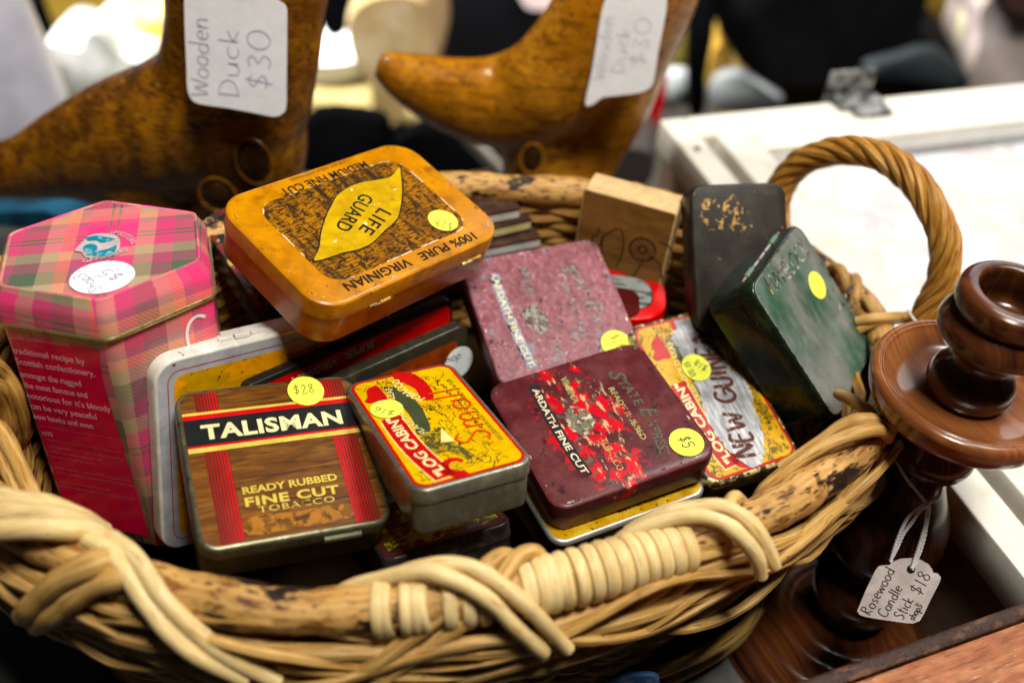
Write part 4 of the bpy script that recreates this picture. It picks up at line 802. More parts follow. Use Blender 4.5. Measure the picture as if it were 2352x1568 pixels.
for i, s_ in enumerate(['milk, vegetable oil, nutmeg (1%), chocolate (4.0%)', 'natural salt, dried whey, salt 1.00', 'for this batch traces of nuts', 'wheat, vegetable, sugar syrup (7%), dextrose (1.5%)', 'in fruit, contains for alcohol, from the package allow', 'may have nutrients for some as well', 'contains sugar and milk (1.5) permitted (1.5%), may']):
    y = -8.6 - .32 * i - (.35 if i > 2 else 0) - (.25 if i > 4 else 0); lettering(None, s_, (-half + .45, y), (-half + .45 + .075 * len(s_), y), .15, .015, None, .0, Mx=fl_, mb=tx)
for y in (-7.35, -8.15): tx.add([tuple(fl_ @ Vector(p)) for p in ((-half + .3, y, .015), (half - .8, y, .015), (half - .8, y + .025, .015), (-half + .3, y + .025, .015))], [[0, 1, 2, 3]])
tx.build('small_lettering', m_ptext2, body, smooth=False)
fr_ = face_frame(0, 1)
hand(body, 'C', (.95, -4.75), (half + .05, -4.55), 2.3, .16, .015, mat('white_print', (.85, .83, .84, 1), rough=.35), Mx=fr_, name='script_print')
hand(body, 'h', (-half + .02, -4.6), (-half + .8, -4.6), 2.0, .12, .015, mat('white_print', (.85, .83, .84, 1)), Mx=face_frame(1, 2), name='script_print')
# emblem
P = lambda x, y: pHX.loc(*cH(x, y), z=.0)
m_teal = mat('teal_print', (.015, .22, .30, 1), [((.2, .48, .58, 1), 2.2, .55, .62)], rough=.3); m_lb = mat('pale_print', (.55, .46, .46, 1), rough=.3)
e0 = P(880, 520)
decal('emblem', rot_pts([tuple(P(*q)) for q in [(640, 545), (690, 490), (760, 420), (850, 400), (980, 410), (1030, 470), (1000, 560), (900, 600), (740, 605), (700, 560)]], 4), Z1 + .03, m_lb, lid)
for q in ([(735, 440), (830, 415), (870, 425), (960, 440), (985, 450), (930, 470), (870, 480), (820, 460), (760, 465)], [(735, 580), (850, 550), (930, 530), (1000, 500), (985, 550), (930, 585), (850, 595)], [(712, 520), (760, 490), (820, 500), (840, 530), (790, 560), (730, 560)]):
    decal('emblem_print', rot_pts([tuple(P(*t)) for t in q], 4), Z2 + .03, m_teal, lid)
lettering(lid, 'GARDINERS', P(715, 650), P(1100, 545), .34, Z1 + .03, m_lb, .02, arc=-.10); 
lettering(lid, 'OF SCOTLAND', P(930, 395), P(1125, 500), .32, Z1 + .03, m_lb, .01, arc=.22)
o = disc('price_sticker', P(878, 775), 1.32, .02, m_white, T, .05)
hand(o, '$5', P(1080, 760), P(900, 700), .62, .05, .085, m_pen); hand(o, 'Shop3', P(885, 880), P(720, 735), .55, .045, .085, m_pen)
# ------------------------------------------------------------------ white edged tin with orange face
C, d1, d2 = edge_pose((352, 836), (677, 757), (367, 1140), -31.0, -.3)
wW, hW = 12.6, 10.5; pWH = Pz(C + d1 * wW / 2 + d2 * hW / 2, d1, -d2)
m_wh = mat('cream_white_enamel', (0.74, 0.72, 0.64, 1), [((.62, .58, .48, 1), .6, .5, .7), ((.2, .1, .08, 1), 3, .68, .7)], rough=.3, coat=.2)
T, lid, body = tin('tobacco_tin', 'large tin with white sides and an orange face edged by a thin red line', pWH, wW, hW, 1.7, 1.1, m_wh, m_wh, .8)
m_grb = mat('grey_border_print', (0.42, 0.43, 0.46, 1), [((.5, .5, .52, 1), .8, .4, .7), ((.10, .05, .04, 1), 2.6, .66, .70, (1, 1, 1), 5)], rough=.3, coat=.2)
m_orf = mat('worn_orange_print', (0.62, 0.32, 0.012, 1), [((0.90, 0.36, 0.002, 1), .7, .50, .52, (.7, 1.2, 1), 6), ((.10, .06, .02, 1), 3, .62, .66, (1, 1, 1), 5)], rough=.3, coat=.2)
wear(lid, wW, hW, 1.1)
decal('grey_border', rrect(wW - .28, hW - .28, .95), Z1, m_grb, lid)
decal('red_line', rrect(wW - 1.16, hW - 1.16, .62), Z2, mat('thin_red_line', (.42, .02, .02, 1), rough=.3), lid, hole=rrect(wW - 1.24, hW - 1.24, .58))
decal('orange_face', rrect(wW - 1.75, hW - 1.75, .5), Z2, m_orf, lid)
hc = pWH.loc(562, 765); mb = MB()
tube(mb, [(hc[0] - 1.0, hW / 2 + .05, -.6), (hc[0] - .35, hW / 2 + .08, -.5)], .11, 8); tube(mb, [(hc[0] - .28, hW / 2 + .1, -.45), (hc[0] + .45, hW / 2 + .1, -.45)], .16, 8); tube(mb, [(hc[0] + .55, hW / 2 + .08, -.5), (hc[0] + 1.3, hW / 2 + .04, -.6)], .11, 8)
mb.build('hinge', m_wh, T)
# ------------------------------------------------------------------ red tin and the darker one in front of it
pl_ = pWH.C; nW = pWH.z
def plane_tin(off, pA, pB, h, wext=0.0):
    P0 = pWH.C + nW * off; A_ = upl(*pA, P0, nW); B_ = upl(*pB, P0, nW); d1 = nv(B_ - A_); d2 = np.cross(d1, nW)
    if (pj(A_ + d2) - pj(A_))[1] < 0: d2 = -d2
    L = np.linalg.norm(B_ - A_); return Pose((A_ + B_) / 2 + d2 * h / 2, d1, -d2), L
pRD, lR = plane_tin(.9, (560, 890), (1040, 683), 3.6)
m_red = mat('red_enamel', (0.78, 0.002, 0.002, 1), [((.62, .004, .003, 1), .8, .45, .65), ((.12, .004, .003, 1), 3, .66, .70, (1, 1, 1), 5)], rough=.35, coat=.15)
T, lid, body = tin('tobacco_tin', 'black edged red tin lettered SUPER VIRGINIA, lying on the white edged tin', pRD, lR, 3.6, .8, .45, m_darktin, m_darktin, .5)
decal('red_face', rrect(lR - .5, 3.6 - .62, .35), Z1, m_red, lid)
P = lambda u, v: pRD.loc(u, v)
lettering(lid, 'SUPER   VIRGINIA', P(857, 781), P(668, 868), .42, Z2, mat('cream_print', (.80, .68, .42, 1), rough=.4), .03)
pX, lX = plane_tin(1.9, (735, 893), (1075, 742), 4.6)
m_or2 = mat('dark_orange_enamel', (0.30, 0.05, 0.008, 1), [((.16, .02, .006, 1), .5, .45, .65)], rough=.3, coat=.2)
m_blk2 = mat('olive_black_edge', (0.03, 0.025, 0.015, 1), [((.06, .05, .03, 1), 1.3, .5, .7)], rough=.22, coat=.3)
T, lid, body = tin('tobacco_tin', 'dark tin with brownish orange face and white round sticker, behind the small yellow tin', pX, lX, 4.6, .9, .6, m_blk2, m_blk2, .7)
decal('orange_face', rrect(lX - 1.5, 4.6 - 1.4, .35), Z1, m_or2, lid)
price(T, pX, (1052, 832), .95, m_white, 'shop', (1012, 836), (1058, 820), .45, .05, m_pendark)
# ------------------------------------------------------------------ black chipped tin under the orange one
C, d1, d2 = edge_pose((452, 500), (850, 352), (612, 742), -31.9)
wK, hK = 11.2, 8.0; pBK = Pz(C + d1 * wK / 2 + d2 * hK / 2, d1, -d2)
m_bk = mat('chipped_black_enamel', (0.012, 0.013, 0.015, 1), [((0.10, 0.095, 0.08, 1), 1.1, .50, .62, (1, 1, 1), 6, (-4.6, -.6, 2.2, 2.4)), ((.28, .2, .1, 1), 2, .64, .68, (1, 1, 1), 6, (-4.6, -.6, 2.2, 2.6))], rough=.35, coat=.2)
T, lid, body = tin('tobacco_tin', 'chipped black tin with red and gold edge showing under the orange tin', pBK, wK, hK, 1.9, 1.2, m_bk, m_darktin, .9)
decal('red_rim_print', rrect(wK - .10, hK - .10, 1.15), Z1, mat('chipped_red_gold', (.14, .008, .006, 1), [((.6, .36, .08, 1), 1.5, .56, .6, (1, 1, 1), 5), ((.02, .01, .008, 1), 1.1, .5, .55)], rough=.35), lid, hole=rrect(wK - .7, hK - .7, .9))
cc = pBK.loc(487, 520)
for q, rr0 in (((492, 527), .36), ((508, 515), .26), ((481, 508), .22)):
    c = pBK.loc(*q); decal('ring_ornament', ellipse(c[0], c[1], rr0), Z2, mat('ornament_gold', (.35, .30, .15, 1), rough=.35), lid, hole=ellipse(c[0], c[1], rr0 * .78))
# ------------------------------------------------------------------ tin below the small yellow tin
C, d1, d2 = edge_pose((880, 1288), (1180, 1196), (838, 1225), -36.4)
wU, hU = np.linalg.norm(up(1180, 1196, -36.4) - C), 5.6; pU1 = Pz(C + d1 * wU / 2 + d2 * hU / 2, d1, d2)
m_dkrim = mat('dark_purple_rim', (0.045, 0.032, 0.030, 1), [((.12, .10, .09, 1), 1, .55, .7)], rough=.35, metal=.4)
T, lid, body = tin('tobacco_tin', 'dark sided tin with a yellow printed lid, underneath the small yellow tin', pU1, wU, hU, 1.9, .7, m_dkrim, m_darktin, .75)
decal('red_border', rrect(wU - .35, hU - .35, .55), Z1, mat('dull_red_print', (.10, .02, .015, 1), rough=.3), lid)
decal('yellow_panel', rrect(wU - .9, hU - .9, .4), Z2, mat('grimy_yellow_print', (.50, .42, .012, 1), [((.035, .03, .01, 1), 1.8, .48, .53, (1, 1.5, 1), 6), ((.09, .03, .012, 1), .7, .5, .56)], rough=.3, coat=.2), lid)
# ------------------------------------------------------------------ tin below the maroon tin
C, d1, d2 = edge_pose((1276, 1256), (1632, 1128), (1230, 1180), -37.3)
wV, hV = np.linalg.norm(up(1632, 1128, -37.3) - C), 8.0; pU2 = Pz(C + d1 * wV / 2 + d2 * hV / 2, d1, d2)
T, lid, body = tin('tobacco_tin', 'black sided tin with a mustard yellow lid and silver rim, underneath the maroon tin', pU2, wV, hV, 2.2, .8, mat('silver_rim', (.42, .42, .40, 1), rough=.35, metal=.6), mat('gloss_black', (.01, .01, .012, 1), rough=.2), .25)
decal('mustard_face', rrect(wV - .34, hV - .34, .7), Z1, mat('mustard_print', (.50, .26, .012, 1), [((.6, .38, .04, 1), 1, .5, .6), ((.10, .05, .01, 1), 3, .62, .66)], rough=.3, coat=.2), lid)
lettering(lid, 'MANUFACTURED BY', (-.6, -hV / 2 + .55), (2.2, -hV / 2 + .55), .17, Z2, m_ink, .01)
# ------------------------------------------------------------------ red and silver tin behind the pink one
C, d1, d2 = edge_pose((1548, 628), (1270, 596), (1560, 800), -34.9); d2 = nv(np.cross(d1, [0, 0, 1])); d2 = d2 if d2[1] < 0 else -d2
pRS = Pz(C + d1 * 4.5 + d2 * 2.2, -d1, -d2)
T, lid, body = tin('tobacco_tin', 'tin with bright red border and silver inner band, behind the faded pink tin', pRS, 8.0, 4.4, 2.2, 1.8, m_red, m_darktin, .8)
decal('black_line', rrect(6.5, 2.9, 1.2), Z1, m_ink, lid); decal('silver_band', rrect(6.35, 2.75, 1.15), Z2, mat('silver_print', (.42, .45, .44, 1), [((.08, .09, .08, 1), 1.4, .56, .6, (.4, 2, 1))], rough=.3, metal=.3), lid)
decal('dark_centre', [(p[0], p[1] - .95) for p in rrect(5.0, 2.5, .8)], Z3, mat('dark_red_centre', (.07, .006, .006, 1), rough=.3), lid)
# ------------------------------------------------------------------ small brown books
m_bc = mat('dark_brown_cover', (0.045, 0.022, 0.015, 1), [((.08, .04, .03, 1), 1, .5, .65)], rough=.4)
for i, (c0, c1, zt_, pg, pc) in enumerate([((1050, 505), (1196, 478), -33.2, 'white', (.80, .78, .72, 1)), ((1060, 540), (1222, 503), -34.0, 'cream', (.80, .72, .32, 1)), ((1070, 578), (1244, 545), -34.9, 'white', (.85, .84, .80, 1))]):
    C, d1, d2 = edge_pose(c1, c0, (c1[0] + 10, c1[1] + 22), zt_ ); d2 = np.cross(d1, [0, 0, 1]); 
    if (pj(C + d2) - pj(C))[1] > 0: d2 = -d2
    pb = Pz(C, d1, d2); sgn = 1 if pb.z[2] > 0 else -1
    B_ = thing('book', ['dark brown small book with pale pages, topmost of the three under the orange tin', 'dark brown small book with cream page edge, middle of the three', 'dark brown small book lettered on its cover edge, lowest of the three'][i], 'book', pb, 'small brown books stacked in the basket')
    def bx(x0, x1, y0, y1, za, zb_): 
        mb = MB(); z0, z1 = sorted((za * sgn, zb_ * sgn)); boxmb(mb, x0, x1, y0, y1, z0, z1); return mb
    bx(0, 7, 0, 4.5, -.12, 0).build('cover', m_bc, B_, False); bx(.04, 6.96, .03, 4.4, -.66, -.125).build('pages', mat('%s_pages' % pg, pc, rough=.6), B_, False); bx(0, 7, 0, 4.5, -.80, -.665).build('back_cover', m_bc, B_, False)
# ================================================================== CANDLESTICK
base = up(1918, 1444, -50)
m_rose = mat('rosewood', (0.055, 0.016, 0.006, 1), [((0.105, 0.033, 0.011, 1), .8, .45, .62, (3.0, .3, 1), 5), ((0.02, 0.006, 0.004, 1), 1.1, .55, .72, (4, .35, 1), 5)], rough=.24, coat=.5, uv=True)
m_rose2 = mat('lighter_rosewood', (0.18, 0.060, 0.020, 1), [((0.25, 0.092, 0.032, 1), .6, .45, .65, (2, .4, 1), 5), ((0.11, 0.03, 0.012, 1), .8, .58, .75, (2, .4, 1), 5)], rough=.22, coat=.7, uv=True)
Cn = thing('candlestick', 'turned dark rosewood candlestick with a wide drip pan, beside the basket', 'candlestick', None, None, (base[0], base[1], -50))
def sm(prof, n=5): return [tuple(p) for p in smooth_path([(a, b) for a, b in prof], n)]
def lat(name, prof, m_, par=Cn):
    mb = MB(); lathe(mb, sm(prof), (0, 0, 0), 72); return mb.build(name, m_, par, angle=50)
lat('base', [(.01, .02), (6.4, .02), (6.75, .25), (6.75, .7), (6.4, 1.05), (6.0, 1.15), (5.5, 1.0), (4.9, 1.0), (4.4, 1.3), (3.9, 1.75), (3.4, 1.75), (3.0, 1.6), (2.6, 1.75), (2.1, 2.3)], m_rose)
lat('stem', [(2.0, 2.25), (1.7, 2.7), (2.2, 3.4), (2.45, 4.4), (2.3, 5.4), (1.7, 6.2), (1.5, 6.5), (1.9, 7.0), (2.5, 8.0), (2.75, 9.3), (2.6, 10.7), (2.1, 12.0), (1.5, 13.3), (1.25, 14.2), (1.4, 14.7), (1.85, 15.3), (1.95, 15.9), (1.7, 16.5), (1.5, 16.9)], m_rose)
lat('drip_pan', [(1.4, 17.0), (2.4, 17.9), (3.4, 18.5), (4.0, 19.0), (4.2, 19.45), (4.27, 19.8), (4.30, 20.05), (4.2, 20.28), (4.0, 20.36), (3.9, 20.28), (3.8, 20.32), (3.65, 20.15), (3.0, 19.75), (2.2, 19.6), (1.5, 19.65)], m_rose2)
lat('upper_stem', [(1.5, 19.6), (1.75, 19.85), (1.9, 20.3), (1.75, 20.85), (1.35, 21.25), (1.15, 21.6), (1.25, 22.0), (1.9, 22.5), (2.4, 23.0), (2.52, 23.5), (2.3, 24.0), (2.05, 24.25)], m_rose)
lat('candle_cup', [(2.0, 24.2), (2.2, 24.45), (2.32, 24.85), (2.28, 25.3), (2.08, 25.48), (1.82, 25.52), (1.55, 25.42), (1.5, 24.8), (1.45, 23.8), (.01, 23.7)], m_rose)
# ------------------------------------------------------------------ price tag hanging on the candlestick
def plane_pose(u, v, y, n):
    C = uy(u, v, y); n = nv(n); x = nv(np.cross([0, 0, 1], n)); return Pose(C, x, np.cross(n, x))
pT = plane_pose(2085, 1360, base[1] - 4.6, (-.05, -.75, .66))
if pT.z @ pT.C > 0: pT = Pose(pT.C, -pT.x, pT.y)
Tg = thing('price_tag', 'white card tag handwritten Rosewood Candle Stick $18, hung by string on the candlestick', 'price tag', pT)
def slab(name, pts, th, m_, par, hole=None, z0=0.0):
    n = len(pts); mb = MB()
    if hole is None:
        mb.add([(p[0], p[1], z0) for p in pts] + [(p[0], p[1], z0 - th) for p in pts], [list(range(n)), list(range(2 * n - 1, n - 1, -1))] + [[k, n + k, n + (k + 1) % n, (k + 1) % n] for k in range(n)])
    return mb.build(name, m_, par, smooth=False)
outl = [(810, 1130), (860, 1010), (920, 885), (940, 858), (975, 852), (1003, 851), (1030, 830), (1075, 812), (1140, 808), (1200, 820), (1245, 845), (1268, 878), (1272, 897), (1300, 901), (1320, 925), (1312, 955), (1260, 1055), (1215, 1150), (1190, 1190), (1150, 1205), (1110, 1203), (980, 1185), (860, 1165), (825, 1152)]
m_tag = mat('tag_card', (0.62, 0.53, 0.50, 1), [((.56, .47, .44, 1), .4, .4, .7)], rough=.6)
card = slab('card', lp(pT, cT, outl), .05, m_tag, Tg)
hc = pT.loc(*cT(1137, 876)); decal('tag_hole', ellipse(hc[0], hc[1], .20, n=20), .012, m_black, card)
P = lambda x, y: pT.loc(*cT(x, y))
wr = MB()
for s_, a, b_, h_ in (('Rosewood', (888, 1158), (1045, 880), .52), ('Candle', (985, 1172), (1092, 985), .50), ('Stick', (1088, 1185), (1155, 1058), .52), ('$18', (1195, 1040), (1268, 905), .62), ('shop3', (1155, 1190), (1210, 1095), .34)):
    hand(None, s_, P(*a), P(*b_), h_, .045, .02, None, mb=wr, jit=.04)
wr.build('writing', m_pendark, card, smooth=False)
m_str = mat('white_string', (0.82, 0.80, 0.77, 1), rough=.8, bump=(9, .5))
sb = MB()
def strg(mb, pts, pose, yb, r=.075, n=5):
    "two-ply string through measured points; third value = distance in front of the tag plane"
    Q = smooth_path([(*pose.loc(*cT(x, y)), z) for x, y, z in pts], n * 3); T_, A_, B_ = frames(Q); 
    for s_ in (0, math.pi):
        tube(mb, [Q[i] + r * .6 * (A_[i] * math.cos(s_ + i * .9) + B_[i] * math.sin(s_ + i * .9)) for i in range(len(Q))], r * .68, 5)
for pts in ([(1065, 150, -1.2), (1040, 185, -.3), (1042, 220, .3), (1062, 275, .5), (1100, 330, .5), (1150, 390, .5), (1212, 468, .5)], [(1212, 468, .5), (1262, 440, .5), (1300, 405, .3), (1330, 350, -.2), (1345, 310, -1.0)],
    [(1212, 468, .55), (1165, 490, .5), (1105, 548, .4), (1065, 630, .3), (1035, 720, .2), (1008, 828, .1)], [(1212, 468, .6), (1175, 500, .5), (1130, 575, .4), (1080, 650, .3), (1045, 740, .2), (1018, 800, .1)],
    [(1214, 475, .5), (1218, 520, .4), (1205, 620, .3), (1180, 720, .2), (1155, 810, .1), (1138, 872, .04)], [(1222, 478, .5), (1226, 520, .4), (1215, 620, .3), (1195, 730, .2), (1165, 820, .1), (1140, 876, .04)]): strg(sb, pts, pT, 0)
sb.build('string', m_str, Tg)
hs = MB(); Q = [upl(u, v, (hA + hB) / 2 + nv(np.cross(hn, [0, 0, 1])) * 0, hn) + np.array([-.6, -1.0, .1]) for u, v in ((2100, 690), (2108, 704), (2124, 722), (2148, 738), (2165, 745))]
tube(hs, smooth_path(Q, 4), .07, 6); s_ = hs.build('string', m_str, None, world=True); tag(s_, 'short white string tied at the foot of the right basket handle', 'string')
# ================================================================== DUCKS
def remeshed(name, mb, m_, parent, voxel=.28, it=6):
    o = mb.build('tmp', m_, None, world=False); rm = o.modifiers.new('r', 'REMESH'); rm.mode = 'VOXEL'; rm.voxel_size = voxel * S; sm_ = o.modifiers.new('s', 'SMOOTH'); sm_.iterations = it; sm_.factor = .55
    me = bpy.data.meshes.new_from_object(o.evaluated_get(bpy.context.evaluated_depsgraph_get())); old = o.data; bpy.data.objects.remove(o); bpy.data.meshes.remove(old)
    me.name = name; me.materials.clear(); me.materials.append(m_); me.polygons.foreach_set('use_smooth', [True] * len(me.polygons)); q = bpy.data.objects.new(name, me); link(q, parent); return q
def duck(label, y0, spines, dep, mwood, eyes, org, ground):
    base_ = np.array([*uy(*org, y0)[:2], -50.0]); D_ = thing('wooden_duck', label, 'wooden duck', None, 'carved wooden ducks behind the basket', (base_[0], base_[1], -50)); mb = MB()
    for sp_ in spines:
        Q = smooth_path([np.array([*(uy(u, v, y0 + dy) - base_), r]) for u, v, r, dy in sp_], 6); P3 = Q[:, :3]; R_ = Q[:, 3]
        n = 20; T_, A_, B_ = frames(P3); vs = []; fs = []
        for i in range(len(P3)):
            sd = nv(np.cross(T_[i], [0, 1, 0])); dp = np.array([0, 1, 0.]);
            for k in range(n):
                a = 2 * math.pi * k / n; vs.append(P3[i] + R_[i] * (sd * math.cos(a) + dep * dp * math.sin(a)))
        for i in range(len(P3) - 1):
            for k in range(n): fs.append([i * n + k, i * n + (k + 1) % n, (i + 1) * n + (k + 1) % n, (i + 1) * n + k])
        fs.append(list(range(n))[::-1]); fs.append([(len(P3) - 1) * n + k for k in range(n)]); mb.add(vs, fs)
    b_ = remeshed('body', mb, mwood, D_)
    for (u, v, r1, r2, dy, rot) in eyes:
        c = uy(u, v, y0 + dy) - base_; em = MB(); ring_ = [c + np.array([r1 * math.cos(a) * math.cos(rot) - r2 * math.sin(a) * math.sin(rot), 0.12 * math.sin(a), r1 * math.cos(a) * math.sin(rot) + r2 * math.sin(a) * math.cos(rot)]) for a in np.linspace(0, 2 * math.pi, 25)[:-1]]
        tube(em, ring_, .08, 8, True); em.build('eye_ring', mwood, D_)
        em = MB(); vs = [tuple(c + (p - c) * .85 + np.array([0, .12, 0])) for p in ring_]; vs2 = [tuple(c + (p - c) * .45 + np.array([0, -.18, 0])) for p in ring_]; n = 24
        em.add(vs + vs2, [[k, (k + 1) % n, n + (k + 1) % n, n + k] for k in range(n)] + [[n + k for k in range(n)]]); em.build('eye', mat('dark_stained_wood', (.03, .012, .004, 1), [((.10, .04, .01, 1), 1.5, .55, .65)], rough=.3), D_)
    return D_, b_
m_dw1 = mat('dark_bamboo_root', (0.26, 0.092, 0.010, 1), [((0.37, 0.148, 0.015, 1), .32, .42, .6, (1, 1, 1), 3), ((0.10, 0.034, 0.006, 1), .24, .50, .68, (2.2, 1, .8), 3), ((0.42, 0.20, 0.03, 1), 1.1, .56, .68, (.45, 1, 2.4), 5), ((0.10, 0.034, 0.007, 1), .5, .52, .66, (1, 1, .6), 6), ((0.07, 0.024, 0.005, 1), 2.2, .52, .62, (.4, 1, 2.8), 5), ((0.035, 0.014, 0.005, 1), 1.6, .56, .66, (1.2, 1, 3.0), 6)], rough=.34, coat=.3, bump=(2.5, .3))
m_dw2 = mat('light_bamboo_root', (0.38, 0.145, 0.014, 1), [((0.50, 0.215, 0.026, 1), .3, .42, .6), ((0.18, 0.062, 0.008, 1), 1.1, .50, .64, (.5, 1, 3.0), 5), ((0.10, 0.035, 0.008, 1), 2.4, .55, .64, (1.2, 1, 2.4), 6)], rough=.3, coat=.35, bump=(2.5, .25))
D1, b1 = duck('dark brown carved wooden duck with long curved neck, behind the tartan tin', 56,
    [[(-120, 395, .9, 0), (-60, 393, 1.8, 0), (60, 385, 2.3, 0), (180, 350, 3.3, 0), (300, 315, 4.1, 0), (420, 290, 4.7, 0), (520, 240, 5.0, 0), (555, 120, 4.75, 0), (565, 0, 4.7, 0), (575, -150, 4.8, 0), (580, -290, 4.0, 0), (582, -330, 2.0, 0)],
     [(540, 240, 4.6, 0), (570, 330, 3.9, 0), (560, 400, 3.6, 0), (540, 500, 3.8, 1), (520, 640, 4.6, 2), (520, 700, 4.6, 2)], [(430, 300, 3.0, 0), (330, 420, 3.4, 0), (400, 470, 3.5, .5), (480, 520, 3.5, 1)], [(120, 400, 1.6, 0), (300, 400, 2.8, 0), (420, 420, 3.0, 0)]], .8, m_dw1,
    [(583, 372, 1.15, 1.55, -3.95, .1), (500, 448, 1.2, 1.2, -3.75, 0)], (480, 500), -50)
D2, b2 = duck('golden brown carved wooden duck with its bill pointing left, in the middle behind the basket', 63,
    [[(865, 148, .85, 0), (895, 160, 1.4, 0), (960, 190, 2.15, 0), (1060, 225, 2.9, 0), (1165, 235, 3.5, 0), (1255, 205, 3.7, -.6), (1330, 120, 3.5, -.6), (1400, 0, 3.2, -.4), (1465, -110, 3.0, .2), (1500, -220, 2.2, .4)],
     [(1540, -230, 2.6, 1), (1515, -120, 3.2, 1), (1485, 0, 3.3, 1), (1435, 110, 3.4, 1.6), (1378, 215, 3.9, 1.9), (1325, 310, 3.9, 1.6), (1290, 400, 3.7, .5), (1270, 520, 3.4, 1), (1265, 640, 4.2, 1), (1265, 700, 4.2, 1)], [(1240, 300, 3.0, 0), (1230, 340, 2.6, 0), (1240, 420, 2.6, 0)]], .8, m_dw2,
    [(1222, 365, .8, 1.15, -2.9, 0)], (1270, 600), -50)
def dtag(label, poly, y, lines, pen, n=(0, -1, .25)):
    p = plane_pose(*np.mean(poly, axis=0), y, n)
    if p.z @ p.C > 0: p = Pose(p.C, -p.x, p.y)
    T = thing('price_tag', label, 'price tag', p, 'white tags on the wooden ducks')
    c = slab('card', rot_pts([tuple(p.loc(*q)) for q in poly], 3), .06, m_white, T); wr = MB()
    for s_, a, b_, h_ in lines: hand(None, s_, p.loc(*a), p.loc(*b_), h_, .042, .03, None, mb=wr)
    wr.build('writing', pen, c, smooth=False); return T
dtag('upright white tag handwritten Wooden Duck $30 on the dark duck', [(421, -150), (422, -60), (424, 60), (428, 150), (430, 200), (438, 226), (458, 239), (520, 248), (580, 259), (628, 268), (648, 262), (657, 246), (658, 180), (659, 60), (657, 18), (640, 2), (620, -10), (560, -90), (500, -150)], 51.6,
    [('Wooden', (481, 224), (478, 38), 1.1), ('Duck', (549, 226), (548, 64), 1.15), ('$30', (622, 210), (622, 66), 1.35)], m_pen)
dtag('curled white tag with very faint writing on the golden brown duck', [(1400, -10), (1385, 15), (1376, 60), (1368, 110), (1358, 170), (1346, 225), (1346, 243), (1362, 240), (1385, 224), (1420, 220), (1465, 214), (1492, 203), (1503, 180), (1512, 120), (1528, 40), (1532, 0), (1530, -40), (1460, -45)], 59.3,
    [('Wooden', (1390, 185), (1412, 35), .8), ('Duck', (1432, 170), (1450, 62), .8), ('$30', (1482, 155), (1500, 38), 1.0)], m_penfaint, (-.1, -1, .2))
# ================================================================== BLURRED BACKGROUND
def blob(name, label, cat, poly, y, depth, m_, group=None, bev=.6, n=(0, -1, 0)):
    "a solid traced outline standing at distance y with real depth"
    poly = rot_pts(poly, 3); P_ = [uy(u, v, y) for u, v in poly]; c = np.mean(P_, axis=0); mb = MB(); k = len(P_)
    rings = []
    for s_, dy in ((.90, 0), (.97, .12 * depth), (1.0, .4 * depth), (1.0, .8 * depth), (.94, depth)): rings.append([c + (p - c) * s_ + np.array([0, dy, 0]) - np.array([0, 0, 0]) for p in P_])
    vs = [tuple(p - c) for r_ in rings for p in r_]; fs = []
    for i in range(4):
        for q in range(k): fs.append([i * k + q, i * k + (q + 1) % k, (i + 1) * k + (q + 1) % k, (i + 1) * k + q])
    fs.append(list(range(k))[::-1]); fs.append([4 * k + q for q in range(k)]); mb.add(vs, fs); o = mb.build(name, m_, None, True, angle=60); o.location = (c[0] * S, c[1] * S, (c[2] + TABLE) * S)
    bm = bmesh.new(); bm.from_mesh(o.data); bmesh.ops.recalc_face_normals(bm, faces=bm.faces); bm.to_mesh(o.data); bm.free()
    if cat: tag(o, label, cat, group)
    return o
def bm_(name, c, layers=(), rough=.6, **k): return mat(name, (*c, 1), layers, rough=rough, big=True, **k)
m_dark = bm_('black_cloth', (.002, .002, .0025), [((.003, .003, .004, 1), .12, .4, .7)], .95, spec=.04)
m_mustard = bm_('mustard_fabric', (.30, .20, .035), [((.20, .13, .02, 1), .08, .45, .6)], .7)
# far table with plate and paper things
mb = MB(); P_ = [uy(u, v, 120) for u, v in ((100, 235), (960, 235))]
def box_px(name, label, cat, u0, u1, vt, vb, y, depth, m_, bev=.5):
    a = uy(u0, vt, y); b_ = uy(u1, vb, y); mb = MB(); boxmb(mb, 0, abs(b_[0] - a[0]), 0, depth, 0, abs(a[2] - b_[2]), bev); o = mb.build(name, m_, None, True); o.location = (min(a[0], b_[0]) * S, y * S, (min(a[2], b_[2]) + TABLE) * S)
    if cat: tag(o, label, cat)
    return o
tz = uy(800, 240, 150)[2]
ft = MB(); boxmb(ft, -75, -14, 150, 215, tz - 3, tz, .6); ftt = ft.build('far_table', bm_('tan_tabletop', (.42, .34, .15), [((.36, .28, .12, 1), .05, .4, .7)], .5), None, world=True); tag(ftt, 'tan table top behind the dark duck', 'table')
pc_ = up(745, 148, tz); pm = MB(); lathe(pm, [(.01, .3), (6, .3), (9, 1.5), (9.6, 4.5), (9.8, 5.0), (9.3, 4.8), (8.5, 2.0), (5.5, .8), (.01, .8)], (pc_[0], pc_[1], pc_[2]), 40); tag(pm.build('bowl', bm_('white_china', (.80, .80, .80), (), .3), None, world=True), 'white bowl on the tan table right of the dark duck', 'bowl')
blob('paper_bag', 'crumpled tan paper bag between the two ducks', 'paper bag', [(790, 40), (850, -20), (960, -20), (1000, 70), (1010, 130), (985, 215), (940, 260), (890, 315), (855, 290), (845, 200), (800, 130)], 122, 14, bm_('kraft_paper', (.50, .37, .19), [((.36, .25, .11, 1), .10, .45, .62), ((.62, .50, .32, 1), .16, .55, .7)], .7))
blob('dark_bag', 'black cloth bag under the table between the ducks', 'bag', [(720, 262), (870, 272), (905, 325), (1010, 285), (1170, 410), (1190, 520), (700, 520), (690, 350)], 104, 2.5, m_dark)
